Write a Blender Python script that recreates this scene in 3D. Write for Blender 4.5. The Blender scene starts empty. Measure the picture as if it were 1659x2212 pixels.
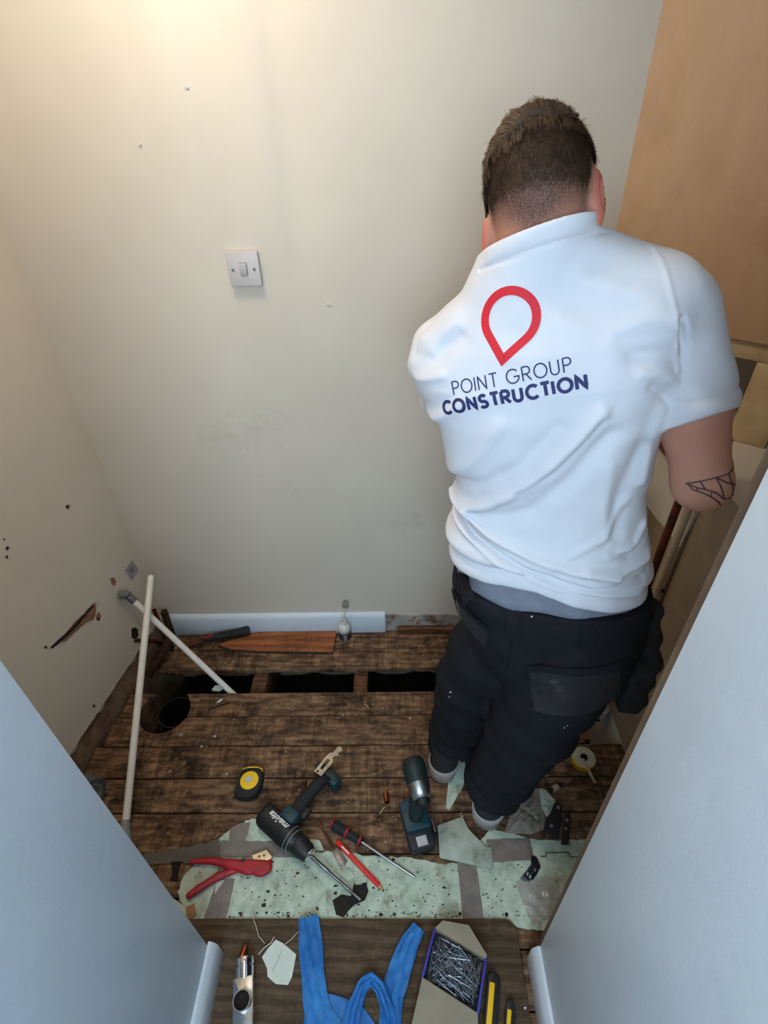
import bpy, bmesh, math, random
import numpy as np
from mathutils import Vector, Matrix
from mathutils.bvhtree import BVHTree
random.seed(7); RNG=np.random.default_rng(7)

# ---------------------------------------------------------------- camera
CX,CY,FPX,CAMH=829.5,1106.0,1156.0,1.70
def _vp(x,y):
    v=np.array([x-CX,-(y-CY),-FPX]); return v/np.linalg.norm(v)
_z=-_vp(883,2641); _y=_vp(841,235); _y=_y-_y.dot(_z)*_z; _y/=np.linalg.norm(_y); _x=np.cross(_y,_z)
ROT=np.array([_x,_y,_z]); CAM=np.array([0,0,CAMH])
cd=bpy.data.cameras.new('camera'); cam=bpy.data.objects.new('camera',cd)
bpy.context.scene.collection.objects.link(cam)
cd.sensor_fit='VERTICAL'; cd.sensor_height=36.0; cd.lens=36.0*FPX/2212.0; cd.clip_start=0.02
m=Matrix.Identity(4)
for i in range(3):
    for j in range(3): m[i][j]=float(ROT[i,j])
m.translation=Vector((0,0,CAMH)); cam.matrix_world=m
sc=bpy.context.scene; sc.camera=cam
# ---------------------------------------------------------------- world, lights, exposure
w=bpy.data.worlds.new('world'); sc.world=w; w.use_nodes=True
w.node_tree.nodes['Background'].inputs[0].default_value=(0.55,0.62,0.70,1)
w.node_tree.nodes['Background'].inputs[1].default_value=0.25
def area(name,loc,target,size,size_y,power,color):
    l=bpy.data.lights.new(name,'AREA'); l.shape='RECTANGLE'; l.size=size; l.size_y=size_y; l.energy=power; l.color=color
    o=bpy.data.objects.new(name,l); sc.collection.objects.link(o); o.location=loc
    d=Vector(target)-Vector(loc); o.rotation_euler=d.to_track_quat('-Z','Y').to_euler(); return o
area('assumed_hall_daylight',(-0.12,-1.12,1.80),(0.05,0.6,1.25),0.85,1.0,30.5,(0.65,0.83,1.0))  # assumed area lamp behind the camera for cool daylight; no window is built
area('assumed_ceiling_lamp',(-0.42,1.02,2.32),(-0.42,1.10,0.0),0.30,0.30,8.0,(1.0,0.85,0.68))  # unseen warm lamp, assumed from the bright upper wall; no fixture modelled
sc.view_settings.view_transform='Standard'; sc.view_settings.look='None'
sc.view_settings.exposure=0.0; sc.view_settings.gamma=1.0; sc.view_settings.use_curve_mapping=False

# ---------------------------------------------------------------- pixel -> point helpers
def ray(px,py): return ROT@np.array([px-CX,-(py-CY),-FPX])
def atZ(px,py,z=0.0): r=ray(px,py); return CAM+r*(z-CAMH)/r[2]
def atY(px,py,y): r=ray(px,py); return CAM+r*y/r[1]
def atX(px,py,x): r=ray(px,py); return CAM+r*x/r[0]
D=1.461
def wleft(y): return -1.05+0.165*(y-0.855)
def atWL(px,py):
    r=ray(px,py); n=np.array([1,-0.165]); t=(-1.05-0.165*0.855)/n.dot(r[:2]); return CAM+r*t

# ---------------------------------------------------------------- materials
def lin(c): return tuple(((x/255)/12.92 if x/255<=0.04045 else ((x/255+0.055)/1.055)**2.4) for x in c)
MATS={}
def mat(name,c1,c2=None,scale=8.0,stretch=(1,1,1),rough=0.6,metal=0.0,bump=0.0,bscale=None,detail=6,lo=0.35,hi=0.65,alpha=1.0,spec=0.5,sheen=0,dirt=None,dscale=3,dlo=.55,dhi=.7,rand=False,sss=0,trans=0):
    if name in MATS: return MATS[name]
    m=bpy.data.materials.new(name); m.use_nodes=True; nt=m.node_tree; N=nt.nodes; L=nt.links
    b=N['Principled BSDF']; b.inputs['Roughness'].default_value=rough; b.inputs['Metallic'].default_value=metal
    b.inputs['Specular IOR Level'].default_value=spec
    if sheen: b.inputs['Sheen Weight'].default_value=sheen
    if alpha<1: b.inputs['Alpha'].default_value=alpha
    if trans: b.inputs['Transmission Weight'].default_value=trans
    if sss:
        b.inputs['Subsurface Weight'].default_value=sss; b.inputs['Subsurface Radius'].default_value=(0.9,0.35,0.2); b.inputs['Subsurface Scale'].default_value=0.006
    c1=tuple(c1)+(1,); b.inputs['Base Color'].default_value=c1
    if c2 or bump or dirt:
        tc=N.new('ShaderNodeTexCoord'); mp=N.new('ShaderNodeMapping'); mp.inputs['Scale'].default_value=stretch
        L.new(tc.outputs['Object'],mp.inputs['Vector']); vec=mp.outputs['Vector']
        if rand:
            oi=N.new('ShaderNodeObjectInfo'); mul=N.new('ShaderNodeMath'); mul.operation='MULTIPLY'; mul.inputs[1].default_value=37.0
            L.new(oi.outputs['Random'],mul.inputs[0]); add=N.new('ShaderNodeVectorMath'); add.operation='ADD'
            L.new(vec,add.inputs[0]); L.new(mul.outputs[0],add.inputs[1]); vec=add.outputs[0]
    col=None
    if c2:
        n=N.new('ShaderNodeTexNoise'); n.inputs['Scale'].default_value=scale; n.inputs['Detail'].default_value=detail; n.inputs['Roughness'].default_value=0.65
        L.new(vec,n.inputs['Vector']); r=N.new('ShaderNodeValToRGB')
        r.color_ramp.elements[0].position=lo; r.color_ramp.elements[1].position=hi
        r.color_ramp.elements[0].color=c1; r.color_ramp.elements[1].color=tuple(c2)+(1,)
        L.new(n.outputs['Fac'],r.inputs[0]); col=r.outputs[0]
    if dirt:
        n2=N.new('ShaderNodeTexNoise'); n2.inputs['Scale'].default_value=dscale; n2.inputs['Detail'].default_value=8; n2.inputs['Roughness'].default_value=0.7
        L.new(tc.outputs['Object'],n2.inputs['Vector']); r2=N.new('ShaderNodeValToRGB')
        r2.color_ramp.elements[0].position=dlo; r2.color_ramp.elements[1].position=dhi
        L.new(n2.outputs['Fac'],r2.inputs[0]); mx=N.new('ShaderNodeMixRGB'); L.new(r2.outputs[0],mx.inputs[0])
        if col: L.new(col,mx.inputs[1])
        else: mx.inputs[1].default_value=c1
        mx.inputs[2].default_value=tuple(dirt)+(1,); col=mx.outputs[0]
    if col: L.new(col,b.inputs['Base Color'])
    if bump:
        n3=N.new('ShaderNodeTexNoise'); n3.inputs['Scale'].default_value=bscale or scale; n3.inputs['Detail'].default_value=6
        L.new(vec,n3.inputs['Vector']); bp=N.new('ShaderNodeBump'); bp.inputs['Strength'].default_value=1.0; bp.inputs['Distance'].default_value=bump
        L.new(n3.outputs['Fac'],bp.inputs['Height']); L.new(bp.outputs[0],b.inputs['Normal'])
    MATS[name]=m; return m

def wood(name,light,dark,stain,saw=0.5,rough=0.75,grain=1.0,GS=9,ring=.55,rand=True,stain_lo=.48,stain_hi=.68):
    m=bpy.data.materials.new(name); m.use_nodes=True; nt=m.node_tree; N=nt.nodes; L=nt.links
    b=N['Principled BSDF']; b.inputs['Roughness'].default_value=rough; b.inputs['Specular IOR Level'].default_value=0.25
    tc=N.new('ShaderNodeTexCoord'); vec=tc.outputs['Object']
    if rand:
        oi=N.new('ShaderNodeObjectInfo'); mul=N.new('ShaderNodeMath'); mul.operation='MULTIPLY'; mul.inputs[1].default_value=53.0
        L.new(oi.outputs['Random'],mul.inputs[0]); add=N.new('ShaderNodeVectorMath'); add.operation='ADD'
        L.new(vec,add.inputs[0]); L.new(mul.outputs[0],add.inputs[1]); vec=add.outputs[0]
    def noise(scale,st,detail=6,rg=.6):
        mp=N.new('ShaderNodeMapping'); mp.inputs['Scale'].default_value=st; L.new(vec,mp.inputs['Vector'])
        n=N.new('ShaderNodeTexNoise'); n.inputs['Scale'].default_value=scale; n.inputs['Detail'].default_value=detail; n.inputs['Roughness'].default_value=rg
        L.new(mp.outputs[0],n.inputs['Vector']); return n.outputs['Fac']
    def ramp(f,p0,p1,c0,c1):
        r=N.new('ShaderNodeValToRGB'); r.color_ramp.elements[0].position=p0; r.color_ramp.elements[1].position=p1
        r.color_ramp.elements[0].color=tuple(c0)+(1,); r.color_ramp.elements[1].color=tuple(c1)+(1,); L.new(f,r.inputs[0]); return r.outputs[0]
    def mix(f,a,bb,mode='MIX'):
        x=N.new('ShaderNodeMixRGB'); x.blend_type=mode
        if isinstance(f,float): x.inputs[0].default_value=f
        else: L.new(f,x.inputs[0])
        L.new(a,x.inputs[1])
        if isinstance(bb,tuple): x.inputs[2].default_value=bb+(1,)
        else: L.new(bb,x.inputs[2])
        return x.outputs[0]
    g=noise(14*grain,(1,GS,GS)); col=ramp(g,.38,.62,dark,light)
    # growth rings, warped
    wv=N.new('ShaderNodeTexWave'); wv.wave_type='RINGS'; wv.rings_direction='Z'; wv.inputs['Scale'].default_value=7*grain; wv.inputs['Distortion'].default_value=5; wv.inputs['Detail'].default_value=2; wv.inputs['Detail Scale'].default_value=1.2
    mp=N.new('ShaderNodeMapping'); mp.inputs['Scale'].default_value=(0.35,2.0,1); L.new(vec,mp.inputs['Vector']); L.new(mp.outputs[0],wv.inputs['Vector'])
    rr=ramp(wv.outputs['Fac'],.25,.7,(.55,.5,.45),(1.05,1.05,1.05)); col=mix(ring,col,rr,'MULTIPLY')
    if saw:
        s=noise(60,(1,.10,.10),5,.75); sr=ramp(s,.40,.60,(.56,.53,.50),(1.3,1.28,1.26)); big=noise(5,(1,1,1),3); bm=ramp(big,.36,.52,(0,0,0),(1,1,1))
        c2=mix(saw,col,sr,'MULTIPLY'); col=mix(bm,col,c2)
    st=noise(6.5,(1,1,1),9,.72); sm=ramp(st,stain_lo,stain_hi,(0,0,0),(1,1,1)); col=mix(sm,col,tuple(stain))
    sp=noise(90,(1,1,1),4,.7); spm=ramp(sp,.60,.70,(0,0,0),(.75,.75,.75)); col=mix(spm,col,tuple(x*.6 for x in stain))
    dn=noise(22,(1,1.3,1),8,.75); dm=ramp(dn,.56,.72,(0,0,0),(.55,.55,.55)); col=mix(dm,col,tuple(min(1,x*1.9) for x in light))
    L.new(col,b.inputs['Base Color'])
    bp=N.new('ShaderNodeBump'); bp.inputs['Distance'].default_value=0.0022; L.new(g,bp.inputs['Height'])
    bp2=N.new('ShaderNodeBump'); bp2.inputs['Distance'].default_value=0.002; L.new(st,bp2.inputs['Height']); L.new(bp.outputs[0],bp2.inputs['Normal']); L.new(bp2.outputs[0],b.inputs['Normal'])
    return m

# ---------------------------------------------------------------- mesh helpers
def make_mesh(name,verts,faces,material=None,smooth=True,angle=40,bevel=0,normals=True):
    me=bpy.data.meshes.new(name); me.from_pydata([tuple(map(float,v)) for v in verts],[],[tuple(map(int,f)) for f in faces])
    bm=bmesh.new(); bm.from_mesh(me)
    if normals: bmesh.ops.recalc_face_normals(bm,faces=bm.faces)
    if bevel:
        es=[e for e in bm.edges if len(e.link_faces)==2 and e.calc_face_angle(0)>math.radians(35)]
        if es: bmesh.ops.bevel(bm,geom=es,offset=bevel,segments=2,affect='EDGES',profile=0.5,clamp_overlap=True)
    for f in bm.faces: f.smooth=smooth
    if smooth:
        a=math.radians(angle)
        for e in bm.edges:
            if len(e.link_faces)==2 and e.calc_face_angle(0)>a: e.smooth=False
    bm.to_mesh(me); bm.free()
    if material: me.materials.append(material)
    return me

class G:
    """collects shapes (local coordinates) for ONE mesh"""
    def __init__(s): s.v=[]; s.f=[]
    def add(s,v,f):
        o=len(s.v); s.v+= [tuple(x) for x in v]; s.f+=[tuple(i+o for i in q) for q in f]; return s
    def box(s,c,size,R=None):
        a=np.array(size)/2; P=[np.array([x,y,z])*a for x in(-1,1) for y in(-1,1) for z in(-1,1)]
        if R is not None: P=[np.array(R)@p for p in P]
        return s.add([p+np.array(c) for p in P],[(0,1,3,2),(4,6,7,5),(0,4,5,1),(2,3,7,6),(0,2,6,4),(1,5,7,3)])
    def box2(s,lo,hi): lo=np.array(lo,float);hi=np.array(hi,float); return s.box((lo+hi)/2,hi-lo)
    def tube(s,path,r,seg=12,caps=True,flat=1.0,up=(0,0,1)):
        P=[np.array(p,float) for p in path]; n=len(P); R=[r]*n if np.isscalar(r) else list(r)
        vs=[];t0=None;nrm=None
        for i in range(n):
            t=P[min(i+1,n-1)]-P[max(i-1,0)]; t=t/(np.linalg.norm(t)+1e-12)
            if nrm is None:
                a=np.array(up,float); 
                if abs(a.dot(t))>.95: a=np.array([1.,0,0])
                nrm=a-a.dot(t)*t
            else: nrm=nrm-nrm.dot(t)*t
            nrm/=np.linalg.norm(nrm)+1e-12; bn=np.cross(t,nrm)
            for k in range(seg):
                th=2*math.pi*k/seg; vs.append(P[i]+R[i]*(math.cos(th)*nrm*flat+math.sin(th)*bn))
        fs=[(i*seg+k,i*seg+(k+1)%seg,(i+1)*seg+(k+1)%seg,(i+1)*seg+k) for i in range(n-1) for k in range(seg)]
        if caps: fs+= [tuple(range(seg))[::-1],tuple((n-1)*seg+k for k in range(seg))]
        return s.add(vs,fs)
    def cyl(s,a,b,r0,r1=None,seg=20,caps=True): return s.tube([a,b],[r0,r0 if r1 is None else r1],seg,caps)
    def lathe(s,prof,o=(0,0,0),ax=(0,0,1),seg=28,close=False):
        """prof: list of (radius, height); first/last capped when radius>0"""
        ax=np.array(ax,float); ax/=np.linalg.norm(ax); a=np.array([1.,0,0]) if abs(ax[0])<.9 else np.array([0,1.,0])
        u=np.cross(ax,a); u/=np.linalg.norm(u); w_=np.cross(ax,u); o=np.array(o,float)
        vs=[o+ax*h+r*(math.cos(2*math.pi*k/seg)*u+math.sin(2*math.pi*k/seg)*w_) for r,h in prof for k in range(seg)]
        n=len(prof); fs=[(i*seg+k,i*seg+(k+1)%seg,(i+1)*seg+(k+1)%seg,(i+1)*seg+k) for i in range(n-1) for k in range(seg)]
        if close: fs+=[((n-1)*seg+k,(n-1)*seg+(k+1)%seg,(k+1)%seg,k) for k in range(seg)]
        else: fs+= [tuple(range(seg))[::-1],tuple((n-1)*seg+k for k in range(seg))]
        return s.add(vs,fs)
    def prism(s,poly,z0,z1):
        n=len(poly); vs=[(p[0],p[1],z0) for p in poly]+[(p[0],p[1],z1) for p in poly]
        fs=[tuple(range(n))[::-1],tuple(range(n,2*n))]+[(i,(i+1)%n,n+(i+1)%n,n+i) for i in range(n)]
        return s.add(vs,fs)
    def grid(s,rows):
        """rows: list of lists of points -> open sheet"""
        n=len(rows); m_=len(rows[0]); vs=[p for r in rows for p in r]
        return s.add(vs,[(i*m_+j,i*m_+j+1,(i+1)*m_+j+1,(i+1)*m_+j) for i in range(n-1) for j in range(m_-1)])
    def sheet(s,rows,t):
        """closed sheet of thickness t (downwards)"""
        n=len(rows); m_=len(rows[0]); N_=n*m_
        top=[np.array(p,float) for r in rows for p in r]; bot=[p-np.array([0,0,t]) for p in top]
        fs=[(i*m_+j,i*m_+j+1,(i+1)*m_+j+1,(i+1)*m_+j) for i in range(n-1) for j in range(m_-1)]
        fs+=[tuple(N_+k for k in f[::-1]) for f in fs]
        loop=[j for j in range(m_)]+[i*m_+m_-1 for i in range(1,n)]+[(n-1)*m_+j for j in range(m_-2,-1,-1)]+[i*m_ for i in range(n-2,0,-1)]
        for k in range(len(loop)):
            a=loop[k];b_=loop[(k+1)%len(loop)]; fs.append((a,b_,N_+b_,N_+a))
        return s.add(top+bot,fs)

COL=sc.collection
def tag(o,label=None,cat=None,group=None,kind=None):
    if label: o['label']=label
    if cat: o['category']=cat
    if group: o['group']=group
    if kind: o['kind']=kind
    return o
def M4(M): 
    m=Matrix.Identity(4)
    for i in range(3):
        for j in range(4): m[i][j]=float(M[i,j])
    return m
def eye(loc=(0,0,0)): M=np.eye(4); M[:3,3]=loc; return M
def frame(a,b,z=0.0):
    """local frame on the floor: origin at pixel a, x towards pixel b, z up"""
    A=atZ(*a,z); B=atZ(*b,z); d=B-A; L=np.linalg.norm(d); x=d/L; y=np.cross([0,0,1],x)
    M=np.eye(4); M[:3,0]=x; M[:3,1]=y; M[:3,2]=(0,0,1); M[:3,3]=A; return M,L
def loc(M,px,py,z=0.0):
    """pixel on plane z -> local xy in frame M"""
    p=np.linalg.inv(M)@np.append(atZ(px,py,z),1); return p[:3]
class Thing:
    def __init__(s,name,label,cat,M=None,group=None,kind=None):
        s.M=np.eye(4) if M is None else np.array(M,float); s.inv=np.linalg.inv(s.M)
        s.o=bpy.data.objects.new(name,None); COL.objects.link(s.o); s.o.matrix_world=M4(s.M); s.o.empty_display_size=0.05
        tag(s.o,label,cat,group,kind)
    def part(s,name,g,material,parent=None,bevel=0,label=None,smooth=True,angle=40,kind=None,world=False):
        v=g.v
        if world: v=[(s.inv@np.append(np.array(p,float),1))[:3] for p in v]
        me=make_mesh(name,v,g.f,material,smooth,angle,bevel); o=bpy.data.objects.new(name,me); COL.objects.link(o)
        o.parent=parent or s.o; tag(o,label,None,None,kind); return o
def single(name,g,material,label=None,cat=None,M=None,group=None,kind=None,bevel=0,smooth=True,angle=40,world=False):
    v=g.v
    if world:
        if M is None:
            a=np.array(v); M=eye((a[:,0].mean(),a[:,1].mean(),a[:,2].min()))
        iv=np.linalg.inv(M); v=[(iv@np.append(np.array(p,float),1))[:3] for p in v]
    me=make_mesh(name,v,g.f,material,smooth,angle,bevel); o=bpy.data.objects.new(name,me); COL.objects.link(o)
    if M is not None: o.matrix_world=M4(np.array(M))
    return tag(o,label,cat,group,kind)
def rot2(a): c,s_=math.cos(a),math.sin(a); return np.array([[c,-s_,0],[s_,c,0],[0,0,1]])
def jag(poly,amp=.002,step=.008,seed=0):
    """torn-looking outline"""
    r=random.Random(seed); out=[]
    for i in range(len(poly)):
        a=np.array(poly[i][:2],float); b=np.array(poly[(i+1)%len(poly)][:2],float); L=np.linalg.norm(b-a); n=max(1,int(L/step)); nn=np.array([-(b-a)[1],(b-a)[0]])/(L+1e-9)
        for k in range(n): out.append(tuple(a+(b-a)*k/n+nn*(r.uniform(-amp,amp) if k else 0)))
    return out
def pxpoly(pts,z=0.0): return [tuple(atZ(x,y,z)[:2]) for x,y in pts]
def rounded(w_,h_,r,seg=5):
    out=[]
    for cx,cy,a0 in ((w_/2-r,h_/2-r,0),(-w_/2+r,h_/2-r,90),(-w_/2+r,-h_/2+r,180),(w_/2-r,-h_/2+r,270)):
        for k in range(seg+1):
            a=math.radians(a0+90*k/seg); out.append((cx+r*math.cos(a),cy+r*math.sin(a)))
    return out

# ---------------------------------------------------------------- signed distance modelling (smooth organic shapes)
def s_min(a,b,k):
    h=np.clip(0.5+0.5*(b-a)/k,0,1); return b+(a-b)*h-k*h*(1-h)
def s_max(a,b,k): return -s_min(-a,-b,k)
def d_cone(P,a,b,ra,rb):
    a=np.array(a,float);b=np.array(b,float); ba=b-a; t=np.clip(((P-a)@ba)/(ba@ba),0,1); 
    return np.linalg.norm(P-a-t[:,None]*ba,axis=1)-(ra+(rb-ra)*t)
def d_ell(P,c,r,R=None):
    q=P-np.array(c)
    if R is not None: q=q@np.array(R)      # columns of R = local axes
    r=np.array(r); k0=np.linalg.norm(q/r,axis=1); k1=np.linalg.norm(q/(r*r),axis=1)+1e-9; return k0*(k0-1)/k1
def d_box(P,c,h,r=0,R=None):
    q=P-np.array(c)
    if R is not None: q=q@np.array(R)
    q=np.abs(q)-(np.array(h)-r); return np.linalg.norm(np.maximum(q,0),axis=1)+np.minimum(q.max(axis=1),0)-r
def d_seg(P,a,b):
    a=np.array(a,float);b=np.array(b,float); ba=b-a; t=np.clip(((P-a)@ba)/(ba@ba),0,1); return np.linalg.norm(P-a-t[:,None]*ba,axis=1)
def sdf_mesh(fn,lo,hi,h,coarse=6,lip=1.6):
    lo=np.array(lo,float); n=np.ceil((np.array(hi)-lo)/h).astype(int)+1; n=((n+coarse-1)//coarse)*coarse
    nc=n//coarse
    g=np.stack(np.meshgrid(*[np.arange(k) for k in nc],indexing='ij'),-1).reshape(-1,3)
    cc=lo+(g*coarse+(coarse-1)/2)*h; dc=fn(cc)
    Dv=np.repeat(np.repeat(np.repeat(dc.reshape(nc).astype(np.float32),coarse,0),coarse,1),coarse,2)
    act=np.abs(dc)<coarse*h*lip; ga=g[act]
    off=np.stack(np.meshgrid(*[np.arange(coarse)]*3,indexing='ij'),-1).reshape(-1,3)
    for s0 in range(0,len(ga),3000):
        idx=(ga[s0:s0+3000,None,:]*coarse+off[None]).reshape(-1,3)
        Dv[idx[:,0],idx[:,1],idx[:,2]]=fn(lo+idx*h)
    ins=Dv<0; c=ins.astype(np.int8)
    ssum=sum(c[i:n[0]-1+i,j:n[1]-1+j,k:n[2]-1+k] for i in(0,1) for j in(0,1) for k in(0,1))
    cells=np.argwhere((ssum>0)&(ssum<8)); ids=np.full(n-1,-1,np.int64); ids[cells[:,0],cells[:,1],cells[:,2]]=np.arange(len(cells))
    acc=np.zeros((len(cells),3)); cnt=np.zeros(len(cells))
    cor=[(i,j,k) for i in(0,1) for j in(0,1) for k in(0,1)]
    for a in cor:
        for ax in range(3):
            if a[ax]==0:
                b=list(a); b[ax]=1
                da=Dv[cells[:,0]+a[0],cells[:,1]+a[1],cells[:,2]+a[2]]; db=Dv[cells[:,0]+b[0],cells[:,1]+b[1],cells[:,2]+b[2]]
                mk=(da<0)!=(db<0); t=np.where(mk,da/np.where(mk,da-db,1),0)
                p=np.array(a,float)[None].repeat(len(cells),0); p[:,ax]+=t; acc+=p*mk[:,None]; cnt+=mk
    V=lo+(cells+acc/np.maximum(cnt,1)[:,None])*h
    F=[]
    for ax in range(3):
        sl0=[slice(1,n[i]-1) for i in range(3)]; sl0[ax]=slice(0,n[ax]-1); sl1=list(sl0); sl1[ax]=slice(1,n[ax])
        A=ins[tuple(sl0)]; B=ins[tuple(sl1)]; e=np.argwhere(A!=B)
        if not len(e): continue
        base=e.copy(); 
        for i in range(3):
            if i!=ax: base[:,i]+=1
        flip=A[e[:,0],e[:,1],e[:,2]]
        u,v_=[(1,2),(2,0),(0,1)][ax]
        def cid(du,dv):
            q=base.copy(); q[:,u]-=du; q[:,v_]-=dv; return ids[q[:,0],q[:,1],q[:,2]]
        q=np.stack([cid(0,0),cid(1,0),cid(1,1),cid(0,1)],1); q[~flip]=q[~flip][:,::-1]; F.append(q)
    F=np.concatenate(F); F=F[(F>=0).all(1)]
    return V,F
def fast_mesh(name,V,F,material=None,smooth=True):
    me=bpy.data.meshes.new(name); nF=len(F); k=F.shape[1]
    me.vertices.add(len(V)); me.vertices.foreach_set('co',np.asarray(V,np.float32).ravel())
    me.loops.add(nF*k); me.loops.foreach_set('vertex_index',F.astype(np.int32).ravel())
    me.polygons.add(nF); me.polygons.foreach_set('loop_start',np.arange(0,nF*k,k,dtype=np.int32)); 
    me.polygons.foreach_set('use_smooth',np.full(nF,smooth)); me.update(calc_edges=True); me.validate()
    if material: me.materials.append(material)
    return me
def sdf_part(T,name,fn,lo,hi,h,material,parent=None,label=None,world=False,kind=None,coarse=6,lip=1.6):
    V,F=sdf_mesh(fn,lo,hi,h,coarse,lip)
    if world: V=V@T.inv[:3,:3].T+T.inv[:3,3]
    me=fast_mesh(name,V,F,material); o=bpy.data.objects.new(name,me); COL.objects.link(o); o.parent=parent or T.o; tag(o,label,None,None,kind); return o
def bvh_of(V,F): return BVHTree.FromPolygons([tuple(v) for v in V],[tuple(f) for f in F])
# ================================================================ SETTING
paint=mat('wall_paint',lin((221,210,193)),lin((211,199,181)),scale=1.6,rough=0.55,bump=0.004,bscale=2.2,lo=.3,hi=.7,spec=.3,dirt=lin((192,178,162)),dscale=2.4,dlo=.60,dhi=.80)
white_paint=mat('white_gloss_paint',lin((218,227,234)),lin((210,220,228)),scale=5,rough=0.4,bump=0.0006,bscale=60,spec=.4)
raw_plaster=mat('raw_plaster',lin((150,122,96)),lin((112,86,64)),scale=18,rough=.9,bump=.002,bscale=40,dirt=lin((70,50,36)),dscale=9)
bare_wall=mat('bare_plaster',lin((190,172,146)),lin((168,148,122)),scale=4,rough=.8,bump=.001,bscale=30)
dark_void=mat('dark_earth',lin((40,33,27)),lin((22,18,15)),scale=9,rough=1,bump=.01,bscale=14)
ceil_m=mat('ceiling_paint',lin((228,224,214)),rough=.7)
board_wood=wood('old_floorboard',lin((144,113,86)),lin((84,62,45)),lin((38,26,18)),saw=.95,GS=4,ring=.4,stain_lo=.50,stain_hi=.66)
joist_wood=wood('joist_wood',lin((120,86,60)),lin((80,54,36)),lin((44,30,20)),saw=.2)
ply_wood=mat('plywood_face',lin((206,166,128)),lin((192,150,112)),scale=3.0,stretch=(2.2,.7,1),rough=.6,bump=.0004,bscale=60,lo=.3,hi=.7,dirt=lin((180,138,102)),dscale=3.5,dlo=.5,dhi=.75)
stud_wood=mat('pine_stud',lin((208,182,138)),lin((188,158,114)),scale=14,stretch=(1,1,1),rough=.7,bump=.0006,bscale=60,dirt=lin((140,104,70)),dscale=16,dlo=.60,dhi=.75)
sheet_wood=wood('hardboard_sheet',lin((98,80,60)),lin((78,63,47)),lin((58,45,33)),saw=.2,rough=.7,grain=.8,stain_lo=.5,stain_hi=.75)

XR,XHR,XHL,YJ=0.735,0.325,-0.475,0.401
def struct(name,g,m,**k): return single(name,g,m,kind='structure',**k)
# back wall with slightly uneven plaster (vertical patched chase)
g=G(); rows=[]
for i in range(60):
    z=-0.3+2.7*i/59; r=[]
    for j in range(80):
        x=-1.25+2.45*j/79
        bump=0.009*math.exp(-((x+0.30+.02*math.sin(3*z))/0.022)**2)*max(0,min(1,(z-1.1)*2.5))-0.008*math.exp(-((x+.255+.02*math.sin(3*z))/0.05)**2)*max(0,min(1,(z-1.1)*2.5))
        bump+=0.008*math.exp(-((x+0.46)/0.03)**2)*max(0,min(1,(z-1.45)*3))-0.004*math.exp(-((x+0.42)/0.03)**2)*max(0,min(1,(z-1.45)*3))
        bump+=0.002*math.sin(2.1*x+1)*math.sin(1.7*z)
        r.append((x,D-bump,z))
    rows.append(r)
n0=len(rows)*len(rows[0]); g.grid(rows); g.box2((-1.25,D+.02,-.3),(1.2,D+.10,2.4))
struct('wall_back',g,paint,label='cream painted back wall with the light switch',normals=None) if False else struct('wall_back',g,paint,label='cream painted back wall with the light switch')
# left wall (slightly out of square)
g=G(); g.prism([(wleft(YJ),YJ),(wleft(D+.02),D+.02),(wleft(D+.02)-.1,D+.02),(wleft(YJ)-.1,YJ)],0.098,2.4)
wl=struct('wall_left',g,paint,label='cream painted left wall with a torn plaster gash')
g=G(); poly=[]
for k in range(40):
    y=YJ+(D-YJ)*k/39; poly.append((wleft(y)-.004+random.uniform(-.003,.003),y))
g.prism(poly+[(wleft(D)-.08,D),(wleft(YJ)-.08,YJ)],-.3,.100)
lw=single('bare_strip',g,raw_plaster,label='bare brown plaster strip where the skirting was'); lw.parent=wl
# ragged paint lip over the bare strip
g=G(); K=140; ys=np.linspace(.70,1.45,K); lo_=[.100-.006*max(0,math.sin(y*37)+math.sin(y*91+1))-random.uniform(0,.0025) for y in ys]
pl=[(y,z) for y,z in zip(ys,lo_)]+[(ys[-1],.104),(ys[0],.104)]; n=len(pl)
g.add([(wleft(y)+.0022,y,z) for y,z in pl]+[(wleft(y)-.006,y,z) for y,z in pl],[tuple(range(n)),tuple(range(n,2*n))[::-1]]+[(i,(i+1)%n,n+(i+1)%n,n+i) for i in range(n)])
ch=single('torn_edge',g,mat('torn_paint_edge',lin((150,138,122)),lin((196,186,170)),scale=60,rough=.9)); ch.parent=wl
# right wall: boxed lower part with ledge, framing above
g=G(); g.box2((XR,YJ,-.3),(XR+.45,D,1.0)); struct('wall_right',g,paint,label='low cream boxed wall on the right carrying the pipes')
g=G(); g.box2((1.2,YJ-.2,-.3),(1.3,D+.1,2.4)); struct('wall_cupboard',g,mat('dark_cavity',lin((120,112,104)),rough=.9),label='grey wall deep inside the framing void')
# hall side walls (blocks with the door opening between)
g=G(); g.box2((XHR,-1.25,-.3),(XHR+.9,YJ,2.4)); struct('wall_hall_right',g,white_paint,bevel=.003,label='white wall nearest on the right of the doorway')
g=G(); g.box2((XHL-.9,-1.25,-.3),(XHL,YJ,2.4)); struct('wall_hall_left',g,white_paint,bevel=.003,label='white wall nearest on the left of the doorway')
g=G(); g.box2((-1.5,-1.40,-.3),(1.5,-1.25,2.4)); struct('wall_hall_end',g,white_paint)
g=G(); g.box2((XHR+.006,YJ+.001,0),(XHR+.05,YJ+.017,2.3)); struct('doorway_shade_strip',g,mat('doorway_shade_brown',lin((122,100,78)),lin((96,76,58)),scale=9,rough=.7),label='thin brown strip coloured as the shade behind the right doorway edge')  # added strip; its brown stands in for the shade along the doorway edge
g=G(); g.box2((-1.5,-1.40,2.4),(1.5,1.6,2.5)); struct('ceiling',g,ceil_m,label='white ceiling')
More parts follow.
